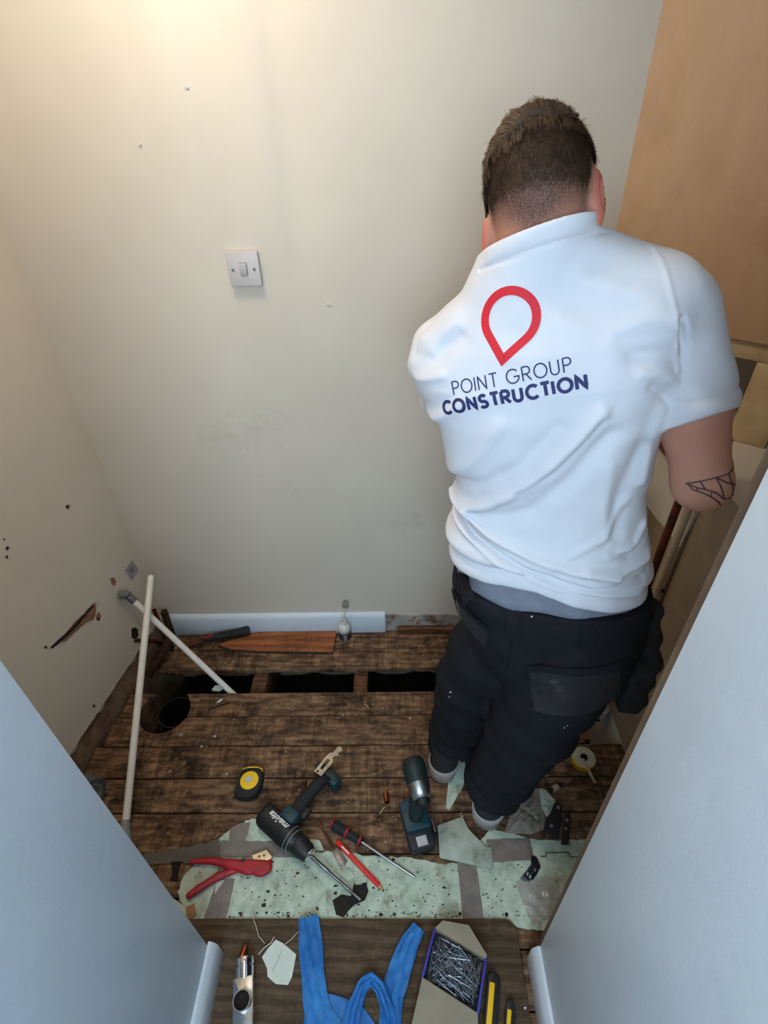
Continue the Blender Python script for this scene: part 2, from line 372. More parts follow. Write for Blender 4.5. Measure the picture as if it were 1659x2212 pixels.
# hall skirtings
def skirt_profile(sgn,x0,y0,y1,h=.1,t=.02):
    prof=[(0,0),(t,0),(t,h*.72),(t*.8,h*.86),(t*.35,h),(0,h)]
    g=G(); vs=[(x0+sgn*p[0],y,p[1]) for y in(y0,y1) for p in prof]; n=len(prof)
    g.add(vs,[tuple(range(n)),tuple(range(n,2*n))[::-1]]+[(i,(i+1)%n,n+(i+1)%n,n+i) for i in range(n)]); return g
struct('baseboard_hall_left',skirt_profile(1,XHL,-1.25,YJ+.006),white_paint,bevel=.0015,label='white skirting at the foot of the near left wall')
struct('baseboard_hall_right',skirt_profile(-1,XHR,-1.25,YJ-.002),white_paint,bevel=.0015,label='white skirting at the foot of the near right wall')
# back skirting board
xl,xr=atY(352,1345,D)[0],atY(832,1340,D)[0]
g=G(); prof=[(0,0),(-.018,0),(-.018,.085),(-.013,.098),(-.004,.106),(0,.106)]; n=6
vs=[(x,D-.001+p[0],p[1]+.002) for x in(xl,xr) for p in prof]; g.add(vs,[tuple(range(n)),tuple(range(n,2*n))[::-1]]+[(i,(i+1)%n,n+(i+1)%n,n+i) for i in range(n)])
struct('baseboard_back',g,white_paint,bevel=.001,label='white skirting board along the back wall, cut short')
g=G(); pl=[(xr+.004,.0),(.60,0)]+[(.60-(.60-xr-.004)*k/24,.085+random.uniform(-.006,.006)) for k in range(25)]
g.add([(x,D-.007,z) for x,z in pl]+[(x,D+.01,z) for x,z in pl],[tuple(range(len(pl))),tuple(range(len(pl),2*len(pl)))[::-1]]+[(i,(i+1)%len(pl),len(pl)+(i+1)%len(pl),len(pl)+i) for i in range(len(pl))])
struct('trim_2',g,mat('scuffed_plaster',lin((176,170,164)),lin((150,140,130)),scale=12,rough=.85,bump=.002,bscale=30,dirt=lin((110,82,60)),dscale=14,dlo=.52,dhi=.62),label='scuffed bare strip of wall right of the cut skirting')
g=G(); g.box2((xr+.05,D-.03,0.004),(.62,D-.008,.03)); struct('trim_3',g,joist_wood,bevel=.002,label='rough brown batten lying along the foot of the back wall')

# floorboards, joists, void
FB=Thing('floor','old rough-sawn brown floorboards with one board missing','floor',kind='structure')
del FB.o['category']
hc=atZ(357,1537)[:2]; hc=np.array([-.842,1.098]); HR=.088
TH=.022
edges=[.30,.417,.525,.634,.747,.853,.962,1.073,1.167]
def board(x0,x1,y0,y1,bite=None):
    """board outline, optionally bitten by the round pipe hole"""
    g_=.0022; y0+=g_; y1-=g_; r=random.Random(int((x0+y0)*1000)); 
    def low(x): return y0
    def high(x): return y1
    if bite:
        xs=np.linspace(x0,x1,int((x1-x0)/.012)+2); bot=[];top=[]
        for x in xs:
            h=HR*HR-(x-hc[0])**2; yy=hc[1]-math.sqrt(h) if h>0 else 9
            bot.append((x,y0)); top.append((x,min(y1,yy)))
        return bot+top[::-1]
    return [(x0,y0),(x1,y0),(x1,y1),(x0,y1)]
def add_board(poly,dz=0,tilt=0):
    g=G(); g.prism(poly,-TH+dz,dz); FB.part('floorboard',g,board_wood,bevel=.0012)
XE=XR+.0
for k in range(len(edges)-1):
    y0,y1=edges[k],edges[k+1]; x0=wleft((y0+y1)/2)+.012; dz=random.uniform(-.0015,0.0)
    if k==7: # board in front of the gap, cut through by the round hole
        a=hc[0]-HR*.96; b=hc[0]+HR*.96
        arcL=[(hc[0]-math.sqrt(max(0,HR*HR-(y-hc[1])**2)),y) for y in np.linspace(y1-.001,y0+.001,10)]
        arcR=[(hc[0]+math.sqrt(max(0,HR*HR-(y-hc[1])**2)),y) for y in np.linspace(y0+.001,y1-.001,10)]
        add_board([(x0,y0+.0014),(arcL[-1][0],y0+.0014)]+arcL[::-1]+[(x0,y1)],dz)
        add_board([(.60,y0+.0014),(.60,y1)]+arcR[::-1],dz)
    elif k==6:
        add_board(board(x0,.615,y0,y1,True),dz)
    elif k==5: add_board(board(x0,XE-.004,y0,y1),dz)
    elif k in (4,): 
        add_board(board(x0,-.30,y0,y1),dz); add_board(board(-.298,XE-.004,y0,y1),dz-.0006)
    elif k==1:
        add_board(board(x0,-.70,y0,y1),dz-.001); add_board(board(-.655,XE-.004,y0,y1),dz)
    else: add_board(board(x0,XE-.004,y0,y1),dz)
# boards beyond the gap
add_board([(-.93,1.269),(.184,1.269),(.184,1.364),(-.93,1.364)],0); add_board([(.187,1.269),(.60,1.269),(.60,1.364),(.187,1.364)],-.001)
add_board([(-.90,1.3665),(.60,1.3665),(.60,1.459),(-.90,1.459)],-.0005)
# hall floor boards under the sheet
add_board([(XHL+.0,.05),(XHR,.05),(XHR,.298),(XHL,.298)],-.001); add_board([(XHL,-1.25),(XHR,-1.25),(XHR,.048),(XHL,.048)],-.001)
JT=Thing('joists','old brown floor joists crossing the gap','joist',kind='structure'); del JT.o['category']
for x0,wd in ((-.558,.055),(-.172,.052),(.19,.05),(.56,.05)):
    g=G(); g.box2((x0,.42,-.20),(x0+wd,D,-TH-.001)); JT.part('joist',g,joist_wood,bevel=.003)
g=G(); 
rows=[[(-1.25+2.5*i/40,.2+1.4*j/24,-.30+.02*math.sin(i*1.7+j)+.012*random.random()) for j in range(25)] for i in range(41)]
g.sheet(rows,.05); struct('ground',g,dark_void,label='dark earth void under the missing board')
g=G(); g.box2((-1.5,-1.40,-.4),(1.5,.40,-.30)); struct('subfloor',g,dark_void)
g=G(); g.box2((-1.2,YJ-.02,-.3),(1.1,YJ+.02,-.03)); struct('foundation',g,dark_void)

# hardboard sheet in the doorway, rounded far right corner
x0,x1,y1=-.466,.290,.478
pts=[(x0,-1.2),(x1,-1.2)]+[(x1-.03+.03*math.cos(a),y1-.03+.03*math.sin(a)) for a in np.linspace(0,math.pi/2,7)]+[(x0-.10,y1),(x0-.10,YJ+.02),(x0,YJ+.02)]
g=G(); g.prism(pts,.001,.010); single('hardboard_sheet',g,sheet_wood,'brown hardboard sheet with a rounded corner lying in the doorway','board',bevel=.002,world=True)

# plaster gash, dabs and holes on the left wall
def wall_patch(pts,m,name,t=.0015,seed=0,amp=.002,lift=0.0):
    P=[atWL(*p) for p in pts]; d2=[(p[1],p[2]) for p in P]; d2=jag(d2,amp,.008,seed); g=G(); n=len(d2)
    vs=[(wleft(y)+lift+t,y,z) for y,z in d2]+[(wleft(y)+lift-.003,y,z) for y,z in d2]
    g.add(vs,[tuple(range(n)),tuple(range(n,2*n))[::-1]]+[(i,(i+1)%n,n+(i+1)%n,n+i) for i in range(n)])
    o=single(name,g,m,smooth=False); o.parent=wl; return o
gash=mat('gash_plaster',lin((158,116,88)),lin((112,74,52)),scale=30,rough=.95,bump=.002,bscale=50)
scuff=mat('wall_scuff',lin((206,192,172)),lin((196,180,160)),scale=20,rough=.8)
chip=mat('chipped_plaster',lin((206,198,186)),lin((186,176,160)),scale=30,rough=.9,bump=.001,bscale=60)
greyp=mat('grey_unpainted',lin((166,162,164)),lin((146,142,146)),scale=30,rough=.8)
holem=mat('hole_dark',lin((30,22,18)),rough=1)
wall_patch([(98,1402),(135,1378),(155,1352),(172,1335),(200,1300),(212,1302),(206,1330),(196,1347),(180,1352),(160,1368),(140,1392),(118,1398)],chip,'torn_paper',t=.0006,seed=3,amp=.003)
wall_patch([(107,1397),(140,1372),(158,1346),(175,1330),(205,1301),(207,1318),(200,1340),(185,1345),(168,1360),(150,1376),(138,1386),(122,1388)],gash,'gash',t=.0012,seed=4)
wall_patch([(108,1399),(150,1360),(200,1306),(202,1309),(168,1350),(140,1378),(112,1401)],holem,'crack',t=.0016,seed=5,amp=.001)
wall_patch([(238,1250),(246,1248),(250,1258),(247,1266),(241,1262)],gash,'gash',seed=6)
wall_patch([(207,1332),(212,1322),(218,1330),(214,1341),(209,1340)],gash,'gash',seed=6)
wall_patch([(208,1334),(213,1334),(214,1340),(210,1340)],holem,'screw_hole',t=.002,seed=6,amp=.0005)
wall_patch([(269,1232),(286,1210),(299,1230),(296,1238),(284,1255)],greyp,'unpainted_patch',t=.0008,seed=7,amp=.0008)
wall_patch([(278,1232),(285,1222),(291,1230),(284,1240)],mat('grey_dab',lin((128,124,128)),rough=.9),'unpainted_patch',t=.0014,seed=8,amp=.0008)
wall_patch([(284,1358),(292,1355),(297,1360),(298,1373),(292,1382),(284,1376)],holem,'pipe_hole',t=.002,seed=9,amp=.001)
for (x,y,r) in ((145,1095,4),(15,1184,4),(14,1203,3),(8,1165,2),(202,1525,3),(98,1398,3)):
    wall_patch([(x-r,y),(x,y-r*1.1),(x+r,y),(x,y+r*1.1)],holem,'screw_hole',t=.0018,amp=.0005)
    wall_patch([(x-r*1.8,y+1),(x,y-r*2),(x+r*2.2,y-r),(x+r,y+r*1.8)],chip,'filler_dab',t=.0008,amp=.001,seed=int(x))
# faint stains on the back wall
stain=mat('wall_smudge',lin((204,192,176)),lin((212,202,186)),scale=40,rough=.9)
for (x,y,rx,ry) in ((403,189,5,3),(303,312,3,2),(710,658,7,2),(562,1027,4,4)):
    c=atY(x,y,D); g=G(); k=12
    vs=[(c[0]+rx*.0011*math.cos(2*math.pi*i/k)*random.uniform(.6,1.1),D-.0035,c[2]+ry*.0011*math.sin(2*math.pi*i/k)*random.uniform(.6,1.1)) for i in range(k)]
    vs+=[(v[0],D+.01,v[2]) for v in vs]
    g.add(vs,[tuple(range(k)),tuple(range(k,2*k))[::-1]]+[(i,(i+1)%k,k+(i+1)%k,k+i) for i in range(k)])
    o=single('smudge',g,stain); o.parent=bpy.data.objects['wall_back']

# ---- plywood diagonal panel and framing on the right
th=math.radians(50); dv=np.array([math.sin(th),-math.cos(th)]); P0=np.array([.552,D]); nv=np.array([-math.cos(th),-math.sin(th)])
def diag(s,o,z): p=P0+dv*s+nv*o; return (p[0],p[1],z)
def diag_box(s0,s1,o0,o1,z0,z1):
    g=G(); vs=[diag(s,o,z) for s in(s0,s1) for o in(o0,o1) for z in(z0,z1)]; g.add(vs,[(0,1,3,2),(4,6,7,5),(0,4,5,1),(2,3,7,6),(0,2,6,4),(1,5,7,3)]); return g
Mp=np.eye(4); Mp[:3,0]=(dv[0],dv[1],0); Mp[:3,1]=(0,0,1); Mp[:3,2]=(nv[0]*-1*-1,nv[1],0); Mp[:3,3]=(P0[0],P0[1],1.25)
Mp[:3,2]=np.cross(Mp[:3,0],Mp[:3,1])
single('plywood_panel',diag_box(0,.70,0,.012,1.250,2.39),ply_wood,'large pale plywood panel set across the right corner above the framing','panel',world=True,M=Mp,bevel=.001)
single('timber_batten',diag_box(-.0,.70,-.045,-.002,1.205,1.249),stud_wood,'pale pine batten running directly under the plywood panel','timber',world=True,bevel=.002)
single('timber_stud',diag_box(.385,.47,-.05,-.004,1.001,1.204),stud_wood,'pale pine stud standing on the ledge below the batten','timber',world=True,bevel=.002)
q=atX(1613,953,.60)
# ================================================================ OBJECTS
blk=mat('black_plastic',lin((26,26,28)),rough=.5); rub=mat('black_rubber',lin((30,31,33)),lin((20,20,22)),scale=40,rough=.75)
teal=mat('teal_plastic',lin((20,64,74)),lin((15,52,62)),scale=30,rough=.5,dirt=lin((40,44,44)),dscale=30,dlo=.6)
dkgreen=mat('dark_green_plastic',lin((24,44,44)),lin((18,34,36)),scale=30,rough=.55)
steel=mat('steel',lin((190,192,195)),rough=.28,metal=1); dullsteel=mat('dull_steel',lin((150,148,145)),lin((110,104,98)),scale=40,rough=.45,metal=1)
chrome=mat('chrome',lin((225,228,232)),rough=.06,metal=1); galv=mat('galvanised',lin((176,182,190)),lin((120,126,134)),scale=80,rough=.38,metal=1)
copper=mat('copper',lin((196,112,72)),lin((140,76,48)),scale=20,rough=.35,metal=1,dirt=lin((70,44,32)),dscale=14)
oldcopper=mat('old_copper',lin((130,72,46)),lin((84,50,36)),scale=20,rough=.55,metal=.6,dirt=lin((52,34,26)),dscale=14)
wplastic=mat('white_plastic_pipe',lin((240,236,228)),lin((226,222,214)),scale=10,rough=.4)
pvcwhite=mat('white_switch_plastic',lin((196,188,184)),rough=.4)
red=mat('red_enamel',lin((182,24,42)),lin((152,18,34)),scale=14,rough=.45,dirt=lin((96,20,24)),dscale=20,dlo=.6)
redw=mat('red_pencil_paint',lin((214,38,34)),rough=.4); yellow=mat('yellow_plastic',lin((246,196,24)),rough=.45); whitep=mat('white_print',lin((230,230,228)),rough=.6)
greylab=mat('silver_label',lin((200,200,196)),lin((180,180,176)),scale=60,rough=.5)
mint=mat('mint_underlay',lin((200,212,192)),lin((160,176,156)),scale=26,rough=.8,bump=.001,bscale=30,dirt=lin((112,98,68)),dscale=17,dlo=.53,dhi=.72)
mint2=mat('mint_card',lin((184,192,176)),lin((150,158,142)),scale=14,rough=.85,bump=.0012,bscale=25,dirt=lin((104,108,98)),dscale=20,dlo=.55,dhi=.7)
tapeg=mat('grey_duct_tape',lin((132,122,116)),lin((108,100,94)),scale=25,rough=.55,bump=.0004,bscale=100)
tapeg2=mat('grey_tape_roll',lin((96,98,98)),lin((74,76,78)),scale=25,rough=.6)
papm=mat('white_scrap_paper',lin((226,230,216)),lin((208,214,200)),scale=8,rough=.8)
cordm=mat('white_string',lin((196,188,170)),rough=.9)
bluef=mat('blue_rubber_fabric',lin((52,134,200)),lin((30,98,168)),scale=9,rough=.6,bump=.001,bscale=25)
bluebox=mat('blue_card',lin((52,56,160)),lin((44,46,140)),scale=20,rough=.6); card=mat('grey_brown_card',lin((150,138,116)),lin((138,126,106)),scale=20,rough=.85)
cardb=mat('brown_card',lin((166,128,88)),lin((136,102,68)),scale=20,rough=.85)
brownb=wood('reddish_board',lin((168,104,64)),lin((140,82,48)),lin((84,44,28)),saw=.1,grain=.5,stain_lo=.55,stain_hi=.75)
ply_edge=mat('dark_board_edge',lin((74,58,44)),lin((48,36,28)),scale=40,rough=.9)
darkwood=wood('dark_old_wood',lin((84,56,38)),lin((54,36,26)),lin((34,22,16)),saw=.1)
pencilw=mat('bare_wood',lin((190,140,92)),rough=.8); graph=mat('graphite',lin((50,48,50)),rough=.5)
dirtm=mat('grey_dirt_plastic',lin((150,140,128)),lin((104,96,84)),scale=22,rough=.45,bump=.003,bscale=30,dirt=lin((76,68,56)),dscale=26)
filmm=mat('grey_film',lin((110,106,96)),lin((92,86,76)),scale=20,rough=.4,alpha=.6)
lightgrey=mat('grey_rubber',lin((110,110,112)),rough=.7)

# light switch on the back wall
P=[atY(x,y,D-.004) for x,y in [(488,541),(559,537),(569,617),(499,619)]]; c=sum(P)/4
T=Thing('light_switch','square white light switch on the cream back wall','switch',eye((c[0],D-.006,c[2])))
sw=G(); pr=rounded(.080,.081,.003); sw.add([(x,-.011,z) for x,z in pr]+[(x,.004,z) for x,z in pr],[tuple(range(len(pr))),tuple(range(len(pr),2*len(pr)))[::-1]]+[(i,(i+1)%len(pr),len(pr)+(i+1)%len(pr),len(pr)+i) for i in range(len(pr))])
T.part('plate',sw,pvcwhite,bevel=.0012)
a=math.radians(7); T.part('rocker',G().box((0,-.012,.001),(.017,.008,.027),np.array([[1,0,0],[0,math.cos(a),-math.sin(a)],[0,math.sin(a),math.cos(a)]])),pvcwhite,bevel=.0006)
T.part('rocker_frame',G().box((0,-.0108,.001),(.0195,.0016,.030)),mat('switch_gap',lin((120,116,112)),rough=.6))
for x in(-.027,.027): T.part('screw',G().lathe([(.0034,0),(.0034,.0018),(.0018,.0024)],(x,-.0108,.0),(0,-1,0),14),dullsteel)

# copper and white pipes on the right wall
T=Thing('copper_pipe','brown copper pipe rising up the low right wall beside the man','pipe',eye((.705,1.087,-.06)))
T.part('tube',G().cyl((0,0,0),(0,0,1.02),.0105,seg=16),oldcopper)
T.part('fitting',G().lathe([(.020,0),(.024,.004),(.024,.018),(.020,.021),(.019,.024),(.025,.027),(.025,.04),(.013,.044)],(0,0,.03),seg=10),pvcwhite,label='white threaded compression fitting at the foot')
T=Thing('painted_pipe','slim cream painted pipe clipped next to the copper pipe','pipe',eye((.712,1.052,.49)))
T.part('tube',G().cyl((0,0,0),(0,0,.50),.0100,seg=16),mat('cream_pipe_paint',lin((206,184,154)),lin((180,156,128)),scale=14,rough=.5))
T.part('elbow',G().tube([(0,0,.02),(0,0,0),(-.004,.006,-.014)],.014,12),mat('cream_fitting',lin((200,172,138)),rough=.5))
T.part('clip',G().box((0.006,0,.13),(.026,.008,.010)),oldcopper)
g=G().tube([(.706,1.44,.96),(.706,1.28,.965),(.706,1.09,.968)],.008,10); single('supply_pipe',g,oldcopper,'short dark copper pipe running to the back wall behind the elbow','pipe',world=True)
wp=mat('fresh_white_patch',lin((226,220,210)),rough=.6)
g=G(); pts=[atX(*p,XR) for p in [(1482,1052),(1530,1080),(1483,1193),(1452,1163)]]; g.add([(XR-.0015,p[1],p[2]) for p in pts]+[(XR+.002,p[1],p[2]) for p in pts],[(0,1,2,3),(7,6,5,4),(0,4,5,1),(1,5,6,2),(2,6,7,3),(3,7,4,0)])
lw2=mat('bare_lower_wall',lin((172,150,122)),lin((150,128,102)),scale=5,rough=.85)
g=G(); ys=np.linspace(.42,1.455,30); pl=[(y,.002) for y in ys]+[(y,.765-.10*max(0,y-1.10)+random.uniform(-.003,.003)) if y>1.03 else (y,.998) for y in ys[::-1]]
g.add([(XR-.0008,y,z) for y,z in pl]+[(XR+.002,y,z) for y,z in pl],[tuple(range(60)),tuple(range(60,120))[::-1]]+[(i,(i+1)%60,60+(i+1)%60,60+i) for i in range(60)])
o=single('unpainted_area',g,lw2); o.parent=bpy.data.objects['wall_right']

# white plastic pipes at the left
a=atY(327,1243,1.30); a=atWL(333,1243)+np.array([.03,0,0]); 
top=atY(326,1246,1.375); bot=atZ(268,1812,.012)
g=G(); g.tube([bot,top],.0112,18,caps=False); gi=G(); 
T=Thing('plastic_pipe','longest white plastic pipe leaning upright in the left corner','pipe',eye(tuple(bot)),group=None)
T.part('tube',g,wplastic,world=True); dirv=(top-bot)/np.linalg.norm(top-bot)
T.part('cap',G().tube([top-dirv*.001,top+dirv*.004,top+dirv*.006],[.0112,.010,.006],18),wplastic,world=True)
p0=atZ(255,1835,.004);  
g=G(); g.tube([bot-dirv*.004,bot+dirv*.02,bot+dirv*.05],[.022,.0165,.0125],12); gg=[];
T.part('tape_wrap',g,mat('grey_sleeve',lin((150,152,146)),lin((126,128,124)),scale=30,rough=.6),world=True)
# second pipe: from left wall into the gap
A=atWL(268,1290)+np.array([.02,0,0]); B=atZ(500,1496,-.02)
T=Thing('plastic_pipe','white plastic pipe slanting from a grey fitting on the left wall into the floor gap','pipe',eye(tuple(B)))
T.part('tube',G().tube([A,B,B+(B-A)*.06],.0108,18),wplastic,world=True)
W=atWL(256,1284)+np.array([.004,0,0]); dd=(A-B)/np.linalg.norm(A-B)
T.part('grey_fitting',G().tube([W,W+np.array([.022,0,0]),A+dd*.012,A-dd*.025],[.014,.0135,.0135,.0125],12),mat('grey_pvc',lin((112,112,112)),lin((90,90,92)),scale=20,rough=.5),world=True)
# copper stubs in the corner
A=atY(331,1318,1.40); 
T=Thing('copper_stub','short open orange-brown copper pipe standing in the left back corner','pipe',eye((A[0]+.004,1.40,.0)))
g=G(); g.lathe([(.0085,-.02),(.0085,A[2]),(.0065,A[2]),(.0065,A[2]-.05)],(0,0,0),seg=14); T.part('tube',g,copper)
g=G().cyl((A[0]+.012,1.345,-.12),(A[0]+.008,1.355,.035),.008,seg=12); single('copper_stub',g,oldcopper,'dark copper pipe end poking up from the floor gap under the leaning stake','pipe',world=True)
g=G().tube([atWL(290,1383)+[.0,0,0],atY(335,1385,1.38),atY(350,1392,1.40)],.0075,10); single('copper_stub',g,oldcopper,'thin dark pipe coming out of the black hole in the left wall','pipe',world=True)
# dark stake leaning
A=atY(368,1382,1.36); B=atZ(318,1462,.0); d=(A-B)/np.linalg.norm(A-B)
def bar(A,B,w_,t_,up=(0,0,1)):
    A=np.array(A,float);B=np.array(B,float); x=(B-A)/np.linalg.norm(B-A); y=np.cross(up,x); y/=np.linalg.norm(y); z=np.cross(x,y); L=np.linalg.norm(B-A)
    return G().box((A+B)/2,(L,w_,t_),np.stack([x,y,z],1))
single('wooden_stake',bar(A,B,.030,.022),darkwood,'dark square wooden stake leaning over the left end of the floor gap','wood offcut',world=True,bevel=.002)
single('wooden_offcut',bar(atY(353,1320,1.435),atY(373,1372,1.435),.020,.024,(0,1,0)),darkwood,'dark splintered wood end upright against the skirting left end','wood offcut',world=True,bevel=.003)
# reddish board along the skirting
pts=[atZ(560,1364,.016)[:2],atZ(727,1362,.016)[:2],atZ(719,1408,.016)[:2],atZ(560,1406,.016)[:2],atZ(500,1402,.016)[:2],atZ(470,1393,.016)[:2],atZ(515,1378,.016)[:2]]
T=Thing('board_offcut','reddish-brown board offcut lying flat along the white skirting','board',eye((pts[0][0],1.40,0)))
pts=[(x-pts[0][0] if False else x,min(y,D-.022)) for x,y in pts]
g=G(); g.prism(pts,.014,.017); T.part('face_veneer',g,brownb,world=True)
g=G(); g.prism([(x,y-(.001)) for x,y in pts],.001,.0139); T.part('core',g,ply_edge,world=True)
# pry bar / hammer with black grip
M,L=frame((384,1398),(541,1366),.02); M[2,3]=.0
T=Thing('hand_tool','old hand tool with thick black grip and red stripe lying by the skirting','tool',M)
T.part('shaft',G().tube([(-.0,0,.012),(L*.35,.004,.028)],[.008,.012],10,flat=.7),oldcopper)
T.part('grip',G().tube([(L*.33,.004,.028),(L*.6,0,.034),(L*.85,-.004,.037),(L*.97,-.004,.038),(L*1.0,-.004,.038)],[.010,.015,.016,.019,.015],14),rub)
T.part('stripe',G().tube([(L*.36,.002,.040),(L*.50,.0,.047)],[.004,.0055],8,flat=.4),red,label='dull red stripe')
# glue bottle
M=eye(atZ(746,1377,0)); T=Thing('bottle','small open white plastic bottle with dark label beside the skirting','bottle',M)
k=.0245
T.part('body',G().lathe([(k*.9,0),(k,.003),(k,.064),(k*.93,.074),(k*.62,.083),(k*.50,.086),(k*.50,.091),(k*.56,.092),(k*.56,.095),(k*.50,.096),(k*.50,.103),(k*.42,.103),(k*.42,.088),(.002,.086)],seg=28),mat('bottle_white',lin((222,220,214)),rough=.35))
def band(r,a0,a1,z0,z1,n=14):
    g=G(); rows=[[(r*math.cos(a),r*math.sin(a),z) for a in np.linspace(math.radians(a0),math.radians(a1),n)] for z in (z0,z1)]; g.grid(rows); return g
lb=T.part('label',band(k+.0004,-165,-5,.006,.054),mat('label_dark',lin((48,44,48)),rough=.5),label='near-black label with pale boxes')
T.part('label_band',band(k+.0005,-165,-5,.044,.056),mat('label_grey',lin((150,148,146)),rough=.5),parent=lb)
T.part('label_panel',band(k+.0008,-96,-68,.011,.038,6),mat('label_grey2',lin((168,166,164)),rough=.5),parent=lb); T.part('label_icon',band(k+.0011,-90,-74,.015,.031,6),mat('label_mid',lin((104,102,102)),rough=.5),parent=lb)
# brush lid with stalk standing out of bottle towards the wall
c=atY(746,1307,1.425)
T=Thing('brush_cap','grey bottle cap with a clear stem propped over the white bottle at the wall','cap',eye(tuple(c)))
T.part('cap',G().lathe([(.0125,-.006),(.0125,.004),(.0115,.006)],seg=20),mat('cap_grey',lin((128,126,118)),rough=.6))
e=atY(741,1340,1.40)-c; T.part('stem',G().tube([(0,0,-.006),tuple(e*.5+[.001,0,0]),tuple(e)],[.0042,.003,.0034],8),mat('clear_stem',lin((200,198,188)),rough=.3))
wl2=G(); 
# white nut on floor, right of skirting
T=Thing('pipe_nut','small white plastic nut lying on the boards under the bare wall strip','fitting',eye(atZ(901,1357,0)))
T.part('nut',G().lathe([(.009,0),(.011,.002),(.011,.012),(.007,.014)],(-.008,0,.009),(1,.2,.1),6),pvcwhite)
T.part('thread',G().lathe([(.006,0),(.006,.008),(.0045,.008),(.0045,0)],(.006,.002,.011),(1,.2,.1),14),pvcwhite)

# black soil pipe inside the round hole
T=Thing('soil_pipe','black plastic soil pipe socket sunk in the round floor hole','pipe',eye((-.815,1.11,-.28)))
T.part('socket',G().lathe([(.056,0),(.056,.18),(.061,.185),(.061,.235),(.063,.238),(.063,.250),(.058,.250),(.055,.18),(.050,.02)],seg=40),mat('black_soil_pipe',lin((22,22,23)),rough=.35))
# scraps beside hole
single('plaster_scrap',G().prism([(0,0),(.03,-.004),(.045,.01),(.03,.022),(.008,.02)],0,.012),papm,'white plaster scrap in the floor gap under the slanting pipe','scrap',eye(atZ(458,1494,-.03)),bevel=.002)
single('plaster_scrap',G().prism([(0,0),(.014,.006),(.02,.018),(.008,.014)],0,.006),papm,'tiny white scrap on the board below the slanting pipe','scrap',eye(atZ(468,1520,0)),bevel=.001)
single('wood_sliver',G().prism([(0,0),(.07,.03),(.072,.034),(.002,.008)],0,.004),darkwood,'thin wood sliver on the board below the floor gap','wood offcut',eye(atZ(450,1535,0)))
single('copper_fitting',G().lathe([(.0078,0),(.0078,.030),(.0065,.030),(.0065,.002)],(0,0,.008),(.15,-1,0),16),copper,'tiny copper coupling lying between the two power tools','fitting',eye(atZ(833,1715,0)))

# tape measure
M,L=frame((541,1735),(541,1660),0); M,_=frame((513,1700),(572,1697),.0); 
c=atZ(541,1700,.0); M[:3,3]=c
T=Thing('tape_measure','black tape measure with round yellow face lying on the boards','tape measure',M)
out=[]
for a in np.linspace(-205,62,26): out.append((.041*math.cos(math.radians(a))+.001,.045*math.sin(math.radians(a))))
out=[(.036,.040),(.041,.015),(.040,-.012),(.031,-.035),(.012,-.047),(-.012,-.047),(-.033,-.042),(-.040,-.030),(-.041,-.016),(-.035,0),(-.034,.020),(-.028,.042),(-.015,.046),(.020,.046)]
T.part('case',G().prism(out,0,.034),rub,bevel=.006)
T.part('yellow_edge',G().tube([(-.026,.0425,.030),(-.005,.0475,.031),(.018,.0465,.031),(.034,.0415,.030),(.038,.034,.029)],.0022,8),yellow,label='yellow top edge')
f=T.part('face',G().lathe([(.0285,0),(.0285,.0022),(.026,.003),(.001,.003)],(.002,.004,.0335),seg=36),yellow,label='round yellow face')
T.part('logo_plate',G().box((.0,.006,.0372),(.022,.017,.0012),rot2(.12)),greylab,parent=f)
T.part('button',G().box((.037,.036,.020),(.010,.012,.014),rot2(.3)),blk,bevel=.002)
T.part('hook',G().box((-.043,-.034,.012),(.003,.010,.018)),dullsteel)

# ---- cordless drill lying on its side
M,L=frame((577,1772),(683,1868),.0)
hx,hy=loc(M,700,1680,.03)[:2]; sgn=1 if hy>0 else -1
T=Thing('cordless_drill','black and teal cordless drill without battery lying on its side','drill',M)
zc=.036
H1=np.array(loc(M,632,1765,zc)); H1[2]=zc; H2=np.array([hx,hy,zc-.004]); Lb=L
def fdrill(P):
    d=d_cone(P,(.012,0,zc),(.105,0,zc),.036,.035)
    d=s_max(d,-(P[:,0]+.012),.008)
    d=s_min(d,d_cone(P,(.085,0,zc),(.135,0,zc),.034,.027),.006)
    # vent grooves on the tail
    d=np.where(P[:,0]<.02,np.maximum(d,-(np.abs(P[:,1]-.0)-.0015+0*P[:,2])*0-1),d)
    return d
sdf_part(T,'motor_housing',fdrill,(-.04,-.05,-.01),(.16,.05,.09),.0022,mat('drill_black',lin((22,27,29)),lin((15,18,20)),scale=30,rough=.5))
def fhandle(P):
    k1=H1*.62+H2*.38+np.array([-.004,0,0])
    d=s_min(d_cone(P,H1,k1,.026,.019),d_cone(P,k1,H2,.019,.020),.015)
    return s_max(d,np.abs(P[:,2]-zc)-.019,.008)
hmin=np.minimum(H1,H2)-.05; hmax=np.maximum(H1,H2)+.05
hd=sdf_part(T,'handle',fhandle,hmin,hmax,.0025,rub)
u=(H2-H1); u/=np.linalg.norm(u); vperp=np.array([-u[1],u[0],0]); Rf=np.stack([vperp,u,[0,0,1]],1)
Fc=H2+u*.012
foot=G().box((0,0,0),(.082,.026,.058)); 
F_=T.part('battery_foot',G().box(Fc+vperp*(-.006),(.084,.026,.058),Rf),dkgreen,bevel=.005)
F2=T.part('foot_side',G().box(Fc+vperp*(-.040)-u*.006,(.026,.034,.050),Rf),teal,bevel=.005,label='teal flared end of the foot')
T.part('collar',G().box(H1+u*(-.006)+[0,0,.003],(.050,.040,.066),Rf),teal,bevel=.009,label='dark teal collar at the top of the grip')
T.part('trigger',G().box(H1*.80+H2*.20+vperp*(-.026),(.018,.036,.020),Rf),blk,bevel=.004)
T.part('grip_badge',G().prism([(-.004,-.005),(.003,-.006),(.005,.004),(-.002,.006)],0,.0006) ,greylab)
